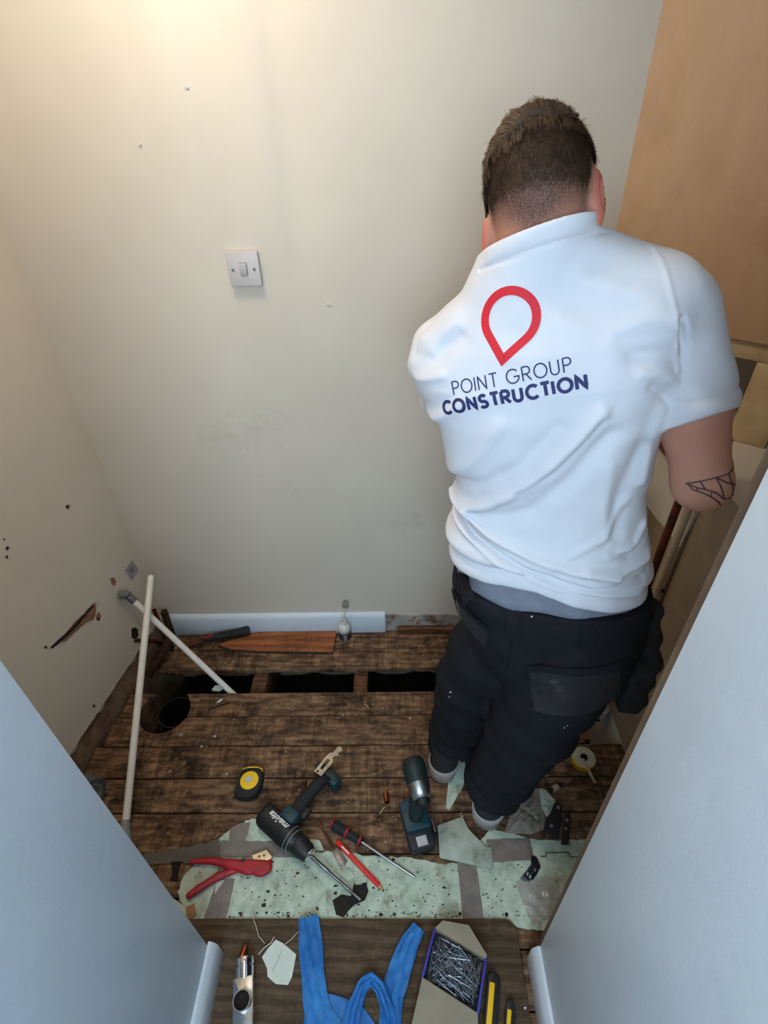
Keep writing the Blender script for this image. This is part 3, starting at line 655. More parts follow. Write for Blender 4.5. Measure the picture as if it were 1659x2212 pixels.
ob=bpy.data.objects[-1] if False else None
for x in (.108,.119): T.part('gear_ring',G().lathe([(.0352,-.0008),(.0362,0),(.0352,.0008)] if False else [(.031,-.0012),(.0362-.0004*(x>.11)*6,-.0007),(.0362-.0004*(x>.11)*6,.0007),(.031,.0012)],(x,0,zc),(1,0,0),40),mat('thin_grey_line',lin((150,150,146)),rough=.5))
ck=T.part('chuck',G().lathe([(.026,0),(.029,.003),(.029,.022),(.026,.028),(.0255,.040),(.020,.050),(.015,.054)],(.132,0,zc),(1,0,0),32),blk)
T.part('chuck_ring',G().lathe([(.0205,0),(.0200,.008),(.0125,.013),(.010,.013)],(.1755,0,zc),(1,0,0),32),chrome,parent=ck,label='bright steel chuck nose')
be=np.array(loc(M,779,1945,.006)); be[2]=.010; bs=np.array([.187,0,zc]); bm_=bs+(be-bs)*.35
T.part('drill_bit',G().tube([bs,bm_,bm_+(be-bs)*.01,be-(be-bs)*.12,be],[.0055,.0055,.0042,.0042,.0046],12),dullsteel)
for s_ in(-1,1):
    for k in range(3): T.part('vent',G().box((-.004+.008*k,.0335*s_ if False else 0,zc+.0345-.0008*k),(.003,.03,.002)),blk) if s_>0 else None
# lettering along the housing
def text_mesh(txt,size,shear=0,offset=0,extr=0):
    cu=bpy.data.curves.new('t','FONT'); cu.body=txt; cu.size=size; cu.shear=shear; cu.offset=offset; cu.extrude=extr; cu.resolution_u=3
    o=bpy.data.objects.new('t',cu); COL.objects.link(o); dg=bpy.context.evaluated_depsgraph_get(); me=o.evaluated_get(dg).to_mesh()
    v=[tuple(x.co) for x in me.vertices]; f=[tuple(p.vertices) for p in me.polygons]; o.evaluated_get(dg).to_mesh_clear(); bpy.data.objects.remove(o); bpy.data.curves.remove(cu); return np.array(v),f
tv,tf=text_mesh('makita',.026,.35,.0008)
tv=tv-[(tv[:,0].max()+tv[:,0].min())/2,0,0]; tw=tv[:,0].max()-tv[:,0].min(); tv[:,0]*=.072/tw
# reads from chuck towards the tail: text x -> -local x ; text y -> wraps around housing
vv=[]
for x,y,_ in tv:
    ang=(y-.010)/.036+math.radians(-8); r=.0365
    vv.append((.058-x, -r*math.sin(ang), zc+r*math.cos(ang)))
T.part('lettering',G().add(vv,tf),whitep,label='white slanted lettering')

# ---- impact driver standing on its battery
Bc=atZ(898,1775,.035); hb=atZ(890,1640,.215); ht=atZ(913,1730,.185)
ax_=ht-hb; yaw=math.atan2(ax_[1],ax_[0])
M=eye(tuple(atZ(900,1790,0))); M[:3,:3]=rot2(yaw)
T=Thing('impact_driver','dark green impact driver standing upright on its teal-shouldered battery','drill',M)
Li=lambda p:(T.inv@np.append(np.array(p,float),1))[:3]
hb,ht=Li(hb),Li(ht); 
bL=Li(atZ(868,1725,.03)); 
bt=T.part('battery',G().prism([(x+.006,y) for x,y in rounded(.128,.074,.012)],0,.044),mat('battery_black',lin((34,38,40)),rough=.6),bevel=.004)
T.part('battery_label',G().box((.052,.0,.0446),(.026,.030,.0014)),greylab,parent=bt,label='square silver label')
T.part('battery_shoulder',G().prism([(x-.018,y) for x,y in rounded(.090,.078,.012)],.040,.062),teal,bevel=.007)
T.part('belt_clip',G().box((.02,.044,.040),(.034,.005,.012)),steel,bevel=.001)
T.part('side_buttons',G().box((.045,.040,.030),(.018,.012,.012)),blk,bevel=.002)
d=(ht-hb); Ld=np.linalg.norm(d); d/=Ld; hbk=hb
def fimp(P):
    x=d_cone(P,hbk+d*.025,hbk+d*(Ld*.62),.033,.030)
    g_=d_cone(P,(-.010,0,.06),hbk+d*.055,.021,.022)
    return s_min(x,g_,.018)
lo_=np.minimum(np.array([-.06,-.06,.03]),np.minimum(hbk,ht)-.05); hi_=np.maximum(np.array([.06,.06,.2]),np.maximum(hbk,ht)+.06)
sdf_part(T,'body',fimp,lo_,hi_,.003,dkgreen)
T.part('hammer_case',G().lathe([(.0315,-.012),(.0315,.004),(.029,.022),(.024,.036),(.018,.040)],hbk+d*(Ld*.60),d,32),steel,label='brushed steel nose')
T.part('bit_holder',G().lathe([(.018,0),(.021,.003),(.021,.016),(.017,.020),(.009,.020),(.009,.004)],hbk+d*(Ld*.60+.038),d,28),blk)
T.part('rear_cap',G().lathe([(.0325,0),(.030,-.012),(.022,-.020),(.004,-.022)],hbk+d*.016,d,30),mat('imp_black',lin((24,34,32)),rough=.6))

# ---- screwdriver
M,L=frame((716,1783),(897,1897),.0)
T=Thing('screwdriver','black screwdriver with red bands and a long bright shaft','screwdriver',M); z=.017; h1=loc(M,783,1826)[0]
T.part('handle',G().lathe([(.006,0),(.014,.003),(.0165,.014),(.0165,h1*.50),(.0125,h1*.62),(.012,h1*.85),(.0145,h1*.93),(.0135,h1*.97)],(0,0,z),(1,0,0),8),rub)
for x,r in ((.006,.0150),(h1*.52,.0170),(h1*.93,.0152)): T.part('red_band',G().lathe([(r*.8,-.003),(r,-.002),(r,.003),(r*.8,.004)],(x,0,z),(1,0,0),16),red,label='red band')
T.part('shaft',G().tube([(h1*.96,0,z),(L*.97,0,.007),(L,0,.005)],[.0036,.0034,.0018],12),steel)
# ---- pencil
M,L=frame((727,1819),(830,1926),.0)
T=Thing('carpenter_pencil','flat red carpenter pencil lying under the screwdriver','pencil',M)
T.part('barrel',G().box((L*.45,0,.0055),(L*.90,.0135,.008)),redw,bevel=.0022)
T.part('point',G().tube([(L*.90,0,.0055),(L*.975,0,.004)],[.0062,.0022],10),pencilw); T.part('lead',G().tube([(L*.970,0,.004),(L*1.0,0,.003)],[.0022,.0006],8),graph)
T.part('print',G().box((L*.20,0,.0098),(L*.16,.004,.0004)),whitep)
# ---- spade bit
M,L=frame((687,1776),(747,1876),.0)
T=Thing('spade_bit','brown rusty spade bit with a broad dull blade','drill bit',M)
T.part('shank',G().tube([(0,0,.006),(L*.12,0,.006),(L*.13,0,.006),(L*.62,0,.006)],[.0046,.0046,.0034,.0038],10),oldcopper)
T.part('blade',G().prism([(L*.58,-.003),(L*.68,-.0105),(L*.93,-.0125),(L*.94,-.003),(L*1.0,0),(L*.94,.003),(L*.93,.0125),(L*.68,.0105),(L*.58,.003)],.004,.0075),dullsteel,bevel=.0004)
# ---- multi tool blade
M,L=frame((686,1672),(725,1624),.066)
M[:3,:3]=M[:3,:3]*1.0
T=Thing('tool_blade','bare metal cutting blade with a slot, jutting past the drill foot','blade',M)
g=G(); SB=1.25; o_=[(0,-.0115),(.045,-.0125),(.052,-.004),(.060,-.008),(.066,-.0145),(.070,-.0075),(.082,-.013),(.088,-.004),(.083,.004),(.074,.003),(.064,.003),(.058,.010),(.046,.012),(0,.0115)]
inn=[(.014,-.003),(.042,-.004),(.045,0),(.042,.005),(.014,.004)]
bmx=bmesh.new(); 
def ring(pts,z): return [bmx.verts.new((x*SB,y*SB,z)) for x,y in pts]
for z_ in (0,.0022):
    a=ring(o_,z_); b=ring(inn,z_); e=[bmx.edges.new((a[i],a[(i+1)%len(a)])) for i in range(len(a))]+[bmx.edges.new((b[i],b[(i+1)%len(b)])) for i in range(len(b))]
    bmesh.ops.triangle_fill(bmx,use_beauty=True,edges=e)
bmx.verts.ensure_lookup_table(); n1=len(o_);n2=len(inn);off=n1+n2; V=bmx.verts
for i in range(n1): bmx.faces.new((V[i],V[(i+1)%n1],V[off+(i+1)%n1],V[off+i]))
for i in range(n2): bmx.faces.new((V[n1+i],V[off+n1+i],V[off+n1+(i+1)%n2],V[n1+(i+1)%n2]))
bl=([tuple(v.co) for v in V],[tuple(v.index for v in f.verts) for f in bmx.faces]) if not bmx.verts.index_update() else None; bmx.free()
T.part('blade',G().add(*bl),mat('bare_blade',lin((205,190,165)),lin((160,150,136)),scale=40,rough=.4,metal=.7),smooth=False)
T.part('pin',G().lathe([(.004,0),(.004,.0008)],(.006,.004,.0022),seg=12),blk)
# ---- pipe cutter
M,L=frame((405,1858),(590,1858),.0)
def cl(px,py): p=loc(M,px,py,.015); return (p[0],p[1])
T=Thing('pipe_cutter','red ratchet plastic-pipe cutter with its two handles open','pipe cutter',M)
def frx(P):
    a=[cl(x,y) for x,y in ((414,1862),(460,1860),(500,1868),(535,1874))]; d=None
    r=[.006,.0095,.013,.019]
    for i in range(3):
        q=d_cone(P,(*a[i],.016),(*a[i+1],.016),r[i],r[i+1]); d=q if d is None else s_min(d,q,.004)
    hcx=cl(556,1874); d=s_min(d,d_cone(P,(*cl(535,1872),.016),(*cl(568,1876),.016),.017,.020),.006)
    j=[cl(560,1882),cl(578,1876),cl(583,1862)]; rr=[.014,.012,.0075]
    for i in range(2): d=s_min(d,d_cone(P,(*j[i],.016),(*j[i+1],.016),rr[i],rr[i+1]),.004)
    return s_max(d,np.abs(P[:,2]-.016)-.010,.004)
sdf_part(T,'frame',frx,(-.01,-.06,0),(L+.03,.06,.035),.002,red)
def frh(P):
    a=[cl(x,y) for x,y in ((408,1934),(430,1918),(470,1893),(510,1878),(530,1876))]; r=[.0085,.0095,.0100,.0085,.009]; d=None
    for i in range(4):
        q=d_cone(P,(*a[i],.013),(*a[i+1],.013),r[i],r[i+1]); d=q if d is None else s_min(d,q,.004)
    return s_max(d,np.abs(P[:,2]-.013)-.009,.004)
sdf_part(T,'handle',frh,(-.02,-.16,-.005),(L,.05,.035),.002,red)
b=[cl(x,y) for x,y in ((545,1850),(576,1838),(588,1852),(584,1862),(555,1869))]
T.part('blade',G().prism(b,.018,.0215),mat('pale_blade',lin((222,206,176)),lin((190,176,150)),scale=40,rough=.35,metal=.7),label='pale steel blade')
for x,y in ((561,1852),(571,1850)): T.part('rivet',G().lathe([(.0028,0),(.0028,.001)],(*cl(x,y),.0214),seg=12),blk)
T.part('pivot',G().lathe([(.0055,0),(.0055,.002),(.003,.003)],(*cl(527,1862),.0255),seg=16),blk)
T.part('spring_wire',G().tube([(*cl(474,1868),.012),(*cl(470,1888),.012)],.001,6),blk)

# ---- floor coverings: mint underlay sheets and tape
def flat(name,pts,m,label,cat,z=.0005,t=.0012,seed=0,amp=.0025,group=None,step=.009):
    w2=pxpoly(pts,z); w2=jag(w2,amp,step,seed); g=G(); g.prism(w2,z,z+t); return single(name,g,m,label,cat,world=True,smooth=False,group=group)
flat('underlay_sheet',[(384,1928),(398,1890),(420,1868),(470,1850),(560,1850),(640,1840),(690,1842),(740,1838),(790,1850),(880,1852),(955,1866),(1010,1866),(1010,1990),(620,1991),(425,1991),(395,1960)],mint,'long stained mint-green underlay sheet along the hardboard edge','underlay',z=.0006,seed=1,amp=.003)
flat('underlay_sheet',[(1010,1850),(1060,1790),(1165,1815),(1275,1815),(1262,1850),(1215,1990),(1185,2012),(1118,2004),(1100,1991),(1010,1991)],mint,'mint-green underlay sheet in front of the right doorway edge','underlay',z=.0007,seed=2,amp=.002)
flat('underlay_scrap',[(472,1812),(505,1786),(545,1768),(565,1768),(600,1800),(640,1835),(660,1848),(560,1852),(470,1850),(450,1834)],mint,'torn mint underlay corner under the cordless drill','underlay',z=.0021,seed=3,amp=.0035)
flat('underlay_scrap',[(666,1812),(690,1815),(700,1838),(668,1840)],mint,'small pale underlay tag between drill and spade bit','underlay',z=.0022,seed=13,amp=.0015)
flat('underlay_scrap',[(968,1690),(985,1650),(1010,1645),(1000,1700),(970,1750),(963,1746)],mint,'pale mint underlay sliver between the two shoes','underlay',z=.0010,seed=4,amp=.001)
flat('underlay_scrap',[(362,1960),(372,1940),(398,1962),(420,1985),(402,1990),(385,1986)],mint,'curled mint scrap at the left doorway corner','underlay',z=.0030,seed=5,amp=.003)
flat('tape_strip',[(497,1790),(520,1778),(542,1776),(521,1850),(492,1850)],tapeg,'grey tape strip running up to the drill tail','tape',z=.0036,t=.0006,seed=6,amp=.001)
flat('tape_strip',[(452,1826),(470,1815),(600,1818),(650,1836),(640,1852),(455,1850)],tapeg,'wide grey tape strip under the drill body, crossing left to right','tape',z=.0044,t=.0006,seed=7,amp=.0015)
flat('tape_strip',[(470,1900),(508,1898),(487,1991),(437,1991)],tapeg,'grey tape strip below the red pipe cutter','tape',z=.0030,t=.0006,seed=8,amp=.001)
flat('tape_strip',[(988,1862),(1029,1870),(1046,1991),(1000,1991)],tapeg,'brown-grey tape strip running from the card scrap to the hardboard','tape',z=.0034,t=.0006,seed=9,amp=.0006)
flat('tape_strip',[(1050,1814),(1144,1811),(1152,1850),(1148,1858),(1066,1862)],tapeg,'square of brown-grey tape right of the card scrap','tape',z=.0040,t=.0006,seed=10,amp=.001)
# thin seams in right sheet
flat('underlay_seam',[(1168,1849),(1178,1849),(1179,1841),(1228,1840),(1233,1850),(1250,1851),(1250,1852.5),(1232,1852),(1227,1842.5),(1181,1843),(1180,1851),(1168,1851)],mat('seam_dark',lin((70,72,62)),rough=1),'dark stepped seam in the right underlay sheet','underlay',z=.0022,t=.0006,amp=.0003)
flat('dark_gap',[(370,1862),(392,1860),(386,1880),(384,1905),(366,1903),(372,1885)],holem,'black slot in the boards left of the red cutter','gap',z=.0008,t=.0008,seed=11,amp=.002)
flat('card_piece',[(402,1960),(420,1952),(424,1975),(410,1988),(402,1980)],cardb,'small brown card square at the left doorway corner','card',z=.0045,t=.002,seed=12,amp=.0006)
flat('bracket_blade',[(466,1906),(486,1900),(464,1933)],greylab,'small pointed steel triangle below the red cutter','blade',z=.0045,t=.0015,amp=.0002)
flat('wood_chip_strip',[(345,1852),(372,1850),(372,1861),(350,1864),(340,1862)],mat('pale_split',lin((140,112,82)),lin((110,84,60)),scale=20,rough=.9),'pale split of board at the left by the black slot','wood offcut',z=.0008,t=.004,amp=.0006)
flat('plastic_film',[(296,1846),(360,1838),(450,1820),(474,1812),(478,1852),(420,1866),(380,1862),(330,1868),(306,1862)],filmm,'dusty grey film strip reaching from the left wall to the mint underlay','film',z=.0052,t=.0008,seed=15,amp=.003)
# dark felt-like scrap beneath the bit
def blob(name,pts,m,label,cat,h=.012,z=.002,seed=0,res=26,crease=1.0):
    P=np.array(pxpoly(pts,z)); c=P.mean(0); r=random.Random(seed); 
    g=G(); K=len(P)*3; 
    # resample outline
    out=[]
    for i in range(len(P)):
        for k in range(3): out.append(P[i]+(P[(i+1)%len(P)]-P[i])*k/3)
    rings=7; rows=[]
    for j in range(rings+1):
        s=1-j/rings; row=[]
        for i,o_ in enumerate(out):
            q=c+(o_-c)*s; n=(math.sin(q[0]*190+seed)*math.cos(q[1]*230+seed*2)+.6*math.sin(q[0]*420+q[1]*310+seed))
            row.append((q[0],q[1],z+(h*(.45+.30*n*crease)*min(1,1.6*(1-s)) if j else 0)))
        rows.append(row+[row[0]])
    g.grid(rows); g.f.append(tuple(range(len(out)))) 
    return single(name,g,m,label,cat,world=True,angle=50)
blob('felt_scrap',[(718,1945),(738,1932),(757,1936),(768,1922),(764,1908),(778,1912),(790,1905),(796,1925),(788,1945),(765,1955),(752,1968),(742,1982),(726,1976)],mat('charred_felt',lin((44,40,34)),lin((26,24,20)),scale=30,rough=1,bump=.003,bscale=60),'charred dark felt scrap under the tip of the drill bit','scrap',h=.005,z=.003,seed=2)
flat('underlay_scrap',[(736,1876),(752,1878),(770,1898),(790,1893),(796,1905),(770,1912),(760,1905),(740,1895)],mint,'small torn mint flap beside the spade bit tip','underlay',z=.0042,seed=14,amp=.0015)
# card with embossed marks
cm=pxpoly([(945,1783),(999,1764),(1012,1790),(1050,1830),(1062,1830),(1066,1868),(1060,1876),(950,1852)],.012); g=G(); g.prism(cm,.0045,.0135)
o=single('plasterboard_scrap',g,mint2,'pale green plasterboard scrap with faint stamped marks in front of the right shoe','scrap',world=True,bevel=.0015)
# crumpled translucent bag, foil twist, film
blob('crumpled_bag',[(1090,1798),(1098,1772),(1105,1748),(1120,1722),(1150,1700),(1172,1706),(1190,1735),(1196,1760),(1178,1790),(1150,1802),(1100,1800)],dirtm,'dusty grey crumpled plastic bag right of the right shoe','bag',h=.018,z=.006,seed=5)
blob('crumpled_bag',[(1166,1702),(1180,1706),(1200,1728),(1192,1760),(1180,1765),(1168,1740)],mint2,'pale crumpled paper tucked behind the dusty bag','paper',h=.014,z=.012,seed=8)
blob('foil_twist',[(1123,1898),(1138,1880),(1146,1868),(1148,1845),(1160,1852),(1168,1872),(1160,1888),(1148,1905),(1138,1906)],mat('dark_foil',lin((96,100,108)),lin((50,52,58)),scale=30,rough=.25,metal=.8),'twisted dark silver foil scrap on the right underlay','foil',h=.016,z=.004,seed=9)
g=G(); A_=np.array(atZ(1112,1908,.004)); B_=np.array(atZ(1195,1895,.004)); C_=np.array(atZ(1150,2000,.004)); D_=np.array(atZ(1215,1960,.004))
rows=[[(A_*(1-u)+B_*u)*(1-v)+(C_*(1-u)+D_*u)*v+np.array([0,0,.003+.003*math.sin(u*9+v*3)*math.cos(v*5+u*4)+.0025*math.sin(u*17+5*math.sin(v*4))*math.sin(v*7+u*3)]) for u in np.linspace(0,1,26)] for v in np.linspace(0,1,20)]
g.sheet(rows,.0004); single('plastic_film',g,mat('clear_film',lin((196,190,182)),rough=.2,alpha=.40,spec=.7),'creased clear plastic film at the foot of the right doorway edge','film',world=True)
# black rubber pads
def pad(pts,label,holes):
    w2=pxpoly(pts,.02); c=np.mean(w2,0); M=eye((c[0],c[1],0)); T=Thing('rubber_pad',label,'pad',M)
    g=G(); g.prism(w2,.010,.016); T.part('sheet',g,blk,world=True,bevel=.001)
    for x,y in holes:
        p=atZ(x,y,.016); T.part('slot_mark',G().lathe([(.0055,0),(.0045,.001)],tuple(p),seg=14),lightgrey,world=True,label='grey slot mark')
    return T
pad([(1197,1734),(1214,1740),(1212,1770),(1207,1812),(1175,1790),(1180,1766),(1190,1754)],'broad black rubber wedge beside the dusty bag',[(1206,1744),(1191,1784)])
pad([(1222,1748),(1233,1756),(1229,1822),(1213,1822),(1217,1790)],'narrow black rubber strip right of the broad wedge',[(1222,1790),(1225,1772)])
# small valve fitting
M=eye(atZ(1198,1705,0)); T=Thing('pipe_fitting','small tan pipe fitting with dark ends on the right boards','fitting',M)
T.part('body',G().lathe([(.009,0),(.010,.002),(.010,.018),(.009,.02)],(-.008,-.004,.010),(1,.45,0),14),mat('tan_plastic',lin((176,140,112)),rough=.6)); 
T.part('tail',G().cyl((.008,.004,.010),(.026,.012,.010),.0045),blk); T.part('tail',G().cyl((-.022,-.010,.010),(-.008,-.004,.010),.0045),blk)
# tape roll and stick
M=eye(atZ(1258,1645,0)); T=Thing('tape_roll','roll of yellow tape with a dusty white side on the right boards','tape')
bpy.data.objects.remove(T.o); T=Thing('tape_roll','roll of yellow tape with a dusty white side on the right boards','tape',M)
T.part('tape',G().lathe([(.036,0),(.037,.002),(.037,.024),(.035,.026)],seg=40),mat('yellow_tape',lin((222,164,22)),rough=.4))
T.part('side_face',G().lathe([(.0355,.0262),(.0355,.0275),(.012,.0265),(.012,.0262)],seg=40),mat('dusty_white',lin((206,200,176)),lin((180,172,146)),scale=30,rough=.8),label='dusty white side')
T.part('core',G().lathe([(.012,.026),(.012,.0285),(.009,.0285),(.009,.012),(.001,.012)],seg=24),mat('core_grey',lin((92,82,70)),rough=.9))
a=atZ(1258,1638,.034); b=atZ(1286,1692,.012); single('wooden_stick',bar(a,b,.008,.006),stud_wood,'thin brown stick resting across the yellow tape roll','stick',world=True,bevel=.001)
# big grey tape roll at left
c=atZ(202,1730,.060); M=eye((c[0]-.035,c[1]+.01,0)); T=Thing('tape_roll','big grey tape roll standing on edge by the near left wall','tape',M)
axd=np.array([1,-.35,.0]); axd/=np.linalg.norm(axd)
T.part('tape',G().lathe([(.046,-.025),(.062,-.025),(.062,.025),(.046,.025)],(0,0,.062),axd,40,close=True),tapeg2)
T.part('core',G().lathe([(.043,-.0255),(.046,-.0255),(.046,.0255),(.043,.0255)],(0,0,.062),axd,40,close=True),mat('core_card',lin((150,140,134)),rough=.9),label='pale cardboard core')

# brick-red offcut in the right-hand opening and its hole edge
single('board_offcut',G().prism(pxpoly([(1230,1580),(1262,1556),(1272,1597),(1225,1597)],-.01),-.02,-.008),brownb,'reddish wood offcut in the floor opening behind the right knee','board',world=True,bevel=.001)

# ---- hall floor foreground
ZS=.010
T=Thing('copper_fitting','bright copper end fitting standing on the hardboard by the left skirting','fitting',eye(atZ(524,2062,ZS)))
T.part('body',G().lathe([(.0078,0),(.0078,.016),(.0070,.018),(.0070,.032),(.0058,.034),(.0058,.030)],(0,-.016,.008),(.22,1,.05),20),copper)
# chrome fitting
M,L=frame((531,2076),(530,2205),ZS+.012); M[2,3]=ZS
T=Thing('chrome_fitting','chrome pipe fitting with a round open port at the bottom left','fitting',M)
T.part('neck',G().lathe([(.022,-.002),(.0225,0),(.0225,.012),(.0205,.0135),(.0205,.015),(.0225,.0165),(.0225,.040)],(0,0,.023),(1,0,0),36),chrome)
T.part('body',G().box((.105,0,.0225),(.135,.046,.045)),chrome,bevel=.002)
pr=T.part('port',G().lathe([(.0205,0),(.0215,.016),(.0205,.018),(.018,.018),(.0165,.004),(.002,.003)],(.084,.000,.044),(0.0,0,1),36),chrome,label='round open port')
T.part('port_inside',G().lathe([(.0165,0),(.0165,.001)],(.084,0,.0485),(0,0,1),30),holem,parent=pr)
# paper tag and string
g=G(); tagp=pxpoly([(596,2030),(612,2038),(640,2062),(631,2110),(622,2128),(596,2126),(578,2110),(577,2092),(566,2068),(578,2050)],ZS+.002)
M=eye((tagp[0][0],tagp[0][1],ZS)); T=Thing('paper_tag','white torn paper tag on a thin string left of the blue straps','tag',M)
g.prism(tagp,ZS+.0015,ZS+.0035); T.part('tag',g,papm,world=True,smooth=False); 
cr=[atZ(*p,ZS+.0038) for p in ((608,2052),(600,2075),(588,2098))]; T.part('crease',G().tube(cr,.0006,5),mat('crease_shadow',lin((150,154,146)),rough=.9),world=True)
sp=[atZ(*p,ZS+.006) for p in ((536,1955),(545,1978),(553,2000),(559,2022),(572,2038))]; T.part('string',G().tube(sp,.0011,6),cordm,world=True)
sp=[atZ(*p,ZS+.006) for p in ((558,2062),(570,2048),(586,2036),(592,2024))]; T.part('string',G().tube(sp,.0016,6),cordm,world=True)
sp=[atZ(*p,ZS+.006) for p in ((612,2042),(628,2030),(645,2012))]; T.part('string',G().tube(sp,.0011,6),cordm,world=True)
# blue fabric straps
T=Thing('blue_strap','crumpled bright blue rubbery work glove straps across the hardboard','cloth',eye(atZ(760,2120,ZS)))
def strip(center,w0,zf,n=40,cross=9,fold=.006,seed=0,t=.0015):
    C_=[np.array(atZ(x,y,ZS)) for x,y in center]; d=np.cumsum([0]+[np.linalg.norm(C_[i+1]-C_[i]) for i in range(len(C_)-1)]); d/=d[-1]
    rows=[]
    for k in range(n):
        s=k/(n-1); p=np.array([np.interp(s,d,[c[j] for c in C_]) for j in range(3)]); p2=np.array([np.interp(min(1,s+.02),d,[c[j] for c in C_]) for j in range(3)]); p1=np.array([np.interp(max(0,s-.02),d,[c[j] for c in C_]) for j in range(3)])
        tg=p2-p1; tg/=np.linalg.norm(tg); nn=np.array([-tg[1],tg[0],0]); wv=np.interp(s,np.linspace(0,1,len(w0)),w0); zz=np.interp(s,np.linspace(0,1,len(zf)),zf)
        rows.append([p+nn*wv*(j/(cross-1)-.5)+np.array([0,0,zz+fold*(.6+.5*math.sin(j*2.1+s*5+seed)+.25*math.sin(s*31+j*1.3+seed)) ]) for j in range(cross)])
    return G().sheet(rows,t)
T.part('strap',strip([(668,1984),(672,2040),(676,2100),(682,2160),(700,2260)],[.050,.060,.055,.062,.12],[.012,.010,.006,.006,.008],seed=1),bluef,world=True)
T.part('strap',strip([(905,2008),(885,2040),(866,2090),(848,2150),(838,2260)],[.032,.050,.056,.050,.05],[.016,.012,.010,.010,.008],seed=2),bluef,world=True)
T.part('strap',strip([(752,2250),(765,2185),(785,2135),(803,2120),(822,2140),(838,2185),(850,2260)],[.045,.034,.028,.026,.028,.034,.05],[.012,.016,.022,.026,.022,.016,.012],seed=3),bluef,world=True)
T.part('pleat',strip([(683,2160),(720,2185),(760,2215),(790,2260)],[.03,.06,.08,.08],[.004,.004,.004,.004],seed=4,fold=.003),bluef,world=True)
# nail box
ZB=.050
c4=[atZ(*p,ZB) for p in ((940,2004),(1050,2070),(1032,2190),(912,2112))]   # top-left, top-right, bottom-right, bottom-left rims
Ac,Bc_,Cc_,Dc_=c4; xdir=(Bc_-Ac+Cc_-Dc_); xdir[2]=0; W_=np.linalg.norm(xdir)/2; xdir/=np.linalg.norm(xdir); ydir=np.cross([0,0,1],xdir); cen=(Ac+Bc_+Cc_+Dc_)/4
Hh=np.abs(np.dot((Ac-Dc_+Bc_-Cc_)/2,ydir))
M=np.eye(4); M[:3,0]=xdir; M[:3,1]=ydir; M[:3,2]=(0,0,1); M[:3,3]=(cen[0],cen[1],ZS)
T=Thing('nail_box','open cardboard box with blue sides full of loose nails','box',M); hz=ZB-ZS
loc4=[(T.inv@np.append(p,1))[:3] for p in c4]
def wall_(p,q,m,name,h=hz,t=.003,label=None):
    p=np.array([p[0],p[1],0]);q=np.array([q[0],q[1],0]); d_=(q-p)/np.linalg.norm(q-p); n_=np.array([-d_[1],d_[0],0]); g=G().box((p+q)/2+[0,0,h/2],(np.linalg.norm(q-p),t,h),np.stack([d_,n_,[0,0,1]],1)); return T.part(name,g,m,bevel=.0006,label=label)
a_,b_,c_,d_=loc4
wall_(a_,d_,bluebox,'side',label='blue left side',t=.006); wall_(b_,c_,bluebox,'side',label='blue right side',t=.006); wall_(a_,b_,card,'end'); wall_(d_,c_,card,'end')
g=G(); g.prism([(p[0],p[1]) for p in loc4],0,.002); T.part('base',g,card)
fl=[a_+[0,0,hz] if False else np.array([a_[0],a_[1],hz]),np.array([b_[0],b_[1],hz])]
# far flap (raised, bent outwards) and near flap (folded down to the floor)
u_=(b_-a_)/np.linalg.norm(b_-a_); out_=np.array([-u_[1],u_[0],0]); out_*=np.sign(out_.dot(a_-d_))
g=G(); t0=np.array([a_[0],a_[1],hz]); t1=np.array([b_[0],b_[1],hz]); f0=t0+u_*.012+out_*.020+[0,0,.010]; f1=t0*.45+t1*.55+out_*.040+[0,0,.012]; f2=t1+out_*.006+[0,0,.004]
q=[t0,f0,f1,f2,t1]; g.add([p for p in q]+[p-[0,0,.0012] for p in q],[(0,1,2,3,4),(9,8,7,6,5)]+[(i,(i+1)%5,5+(i+1)%5,5+i) for i in range(5)]); T.part('flap',g,card,smooth=False,label='raised brown card flap')
g=G(); t0=np.array([d_[0],d_[1],hz]); t1=np.array([c_[0],c_[1],hz]); w_=(t1-t0)/np.linalg.norm(t1-t0); o2=np.array([w_[1],-w_[0],0])
dn=-ydir; dl=(T.inv[:3,:3]@dn); e0=(T.inv@np.append(atZ(884,2235,ZS+.018),1))[:3]; e1=(T.inv@np.append(atZ(1036,2290,ZS+.018),1))[:3]
q=[t0,t1,e1,e0]; g.add([p for p in q]+[p-[0,0,.0015] for p in q],[(0,1,2,3),(7,6,5,4)]+[(i,(i+1)%4,4+(i+1)%4,4+i) for i in range(4)]); T.part('flap',g,card,smooth=False,label='large brown card flap folded down towards the viewer')
NB=T
# nails: one built, the rest copies
gn=G(); gn.tube([(-.026,0,0),(.024,0,0),(.028,0,0)],[.0011,.0011,.0003],6); gh=G().lathe([(.0032,0),(.0032,.0009)],(-.0268,0,0),(1,0,0),8)
meN=None; rr=random.Random(3)
lx=[p[0] for p in loc4]; ly=[p[1] for p in loc4]
from mathutils import Quaternion
def inside(x,y,mg):
    P_=loc4; n=4
    for i in range(n):
        p=P_[i];q=P_[(i+1)%n]; e=np.array([q[0]-p[0],q[1]-p[1]]); L_=np.linalg.norm(e); cr=(e[0]*(y-p[1])-e[1]*(x-p[0]))/L_
        if cr*SG<mg: return False
    return True
p,q,r_=loc4[0],loc4[1],loc4[2]; SG=np.sign((q[0]-p[0])*(r_[1]-p[1])-(q[1]-p[1])*(r_[0]-p[0]))
gn.add(gh.v,gh.f); nail=single('nail',gn,galv,'loose galvanised nail in the heap inside the blue-sided box','nail',group='loose nails in the blue-sided box')
cnt=0; tries=0
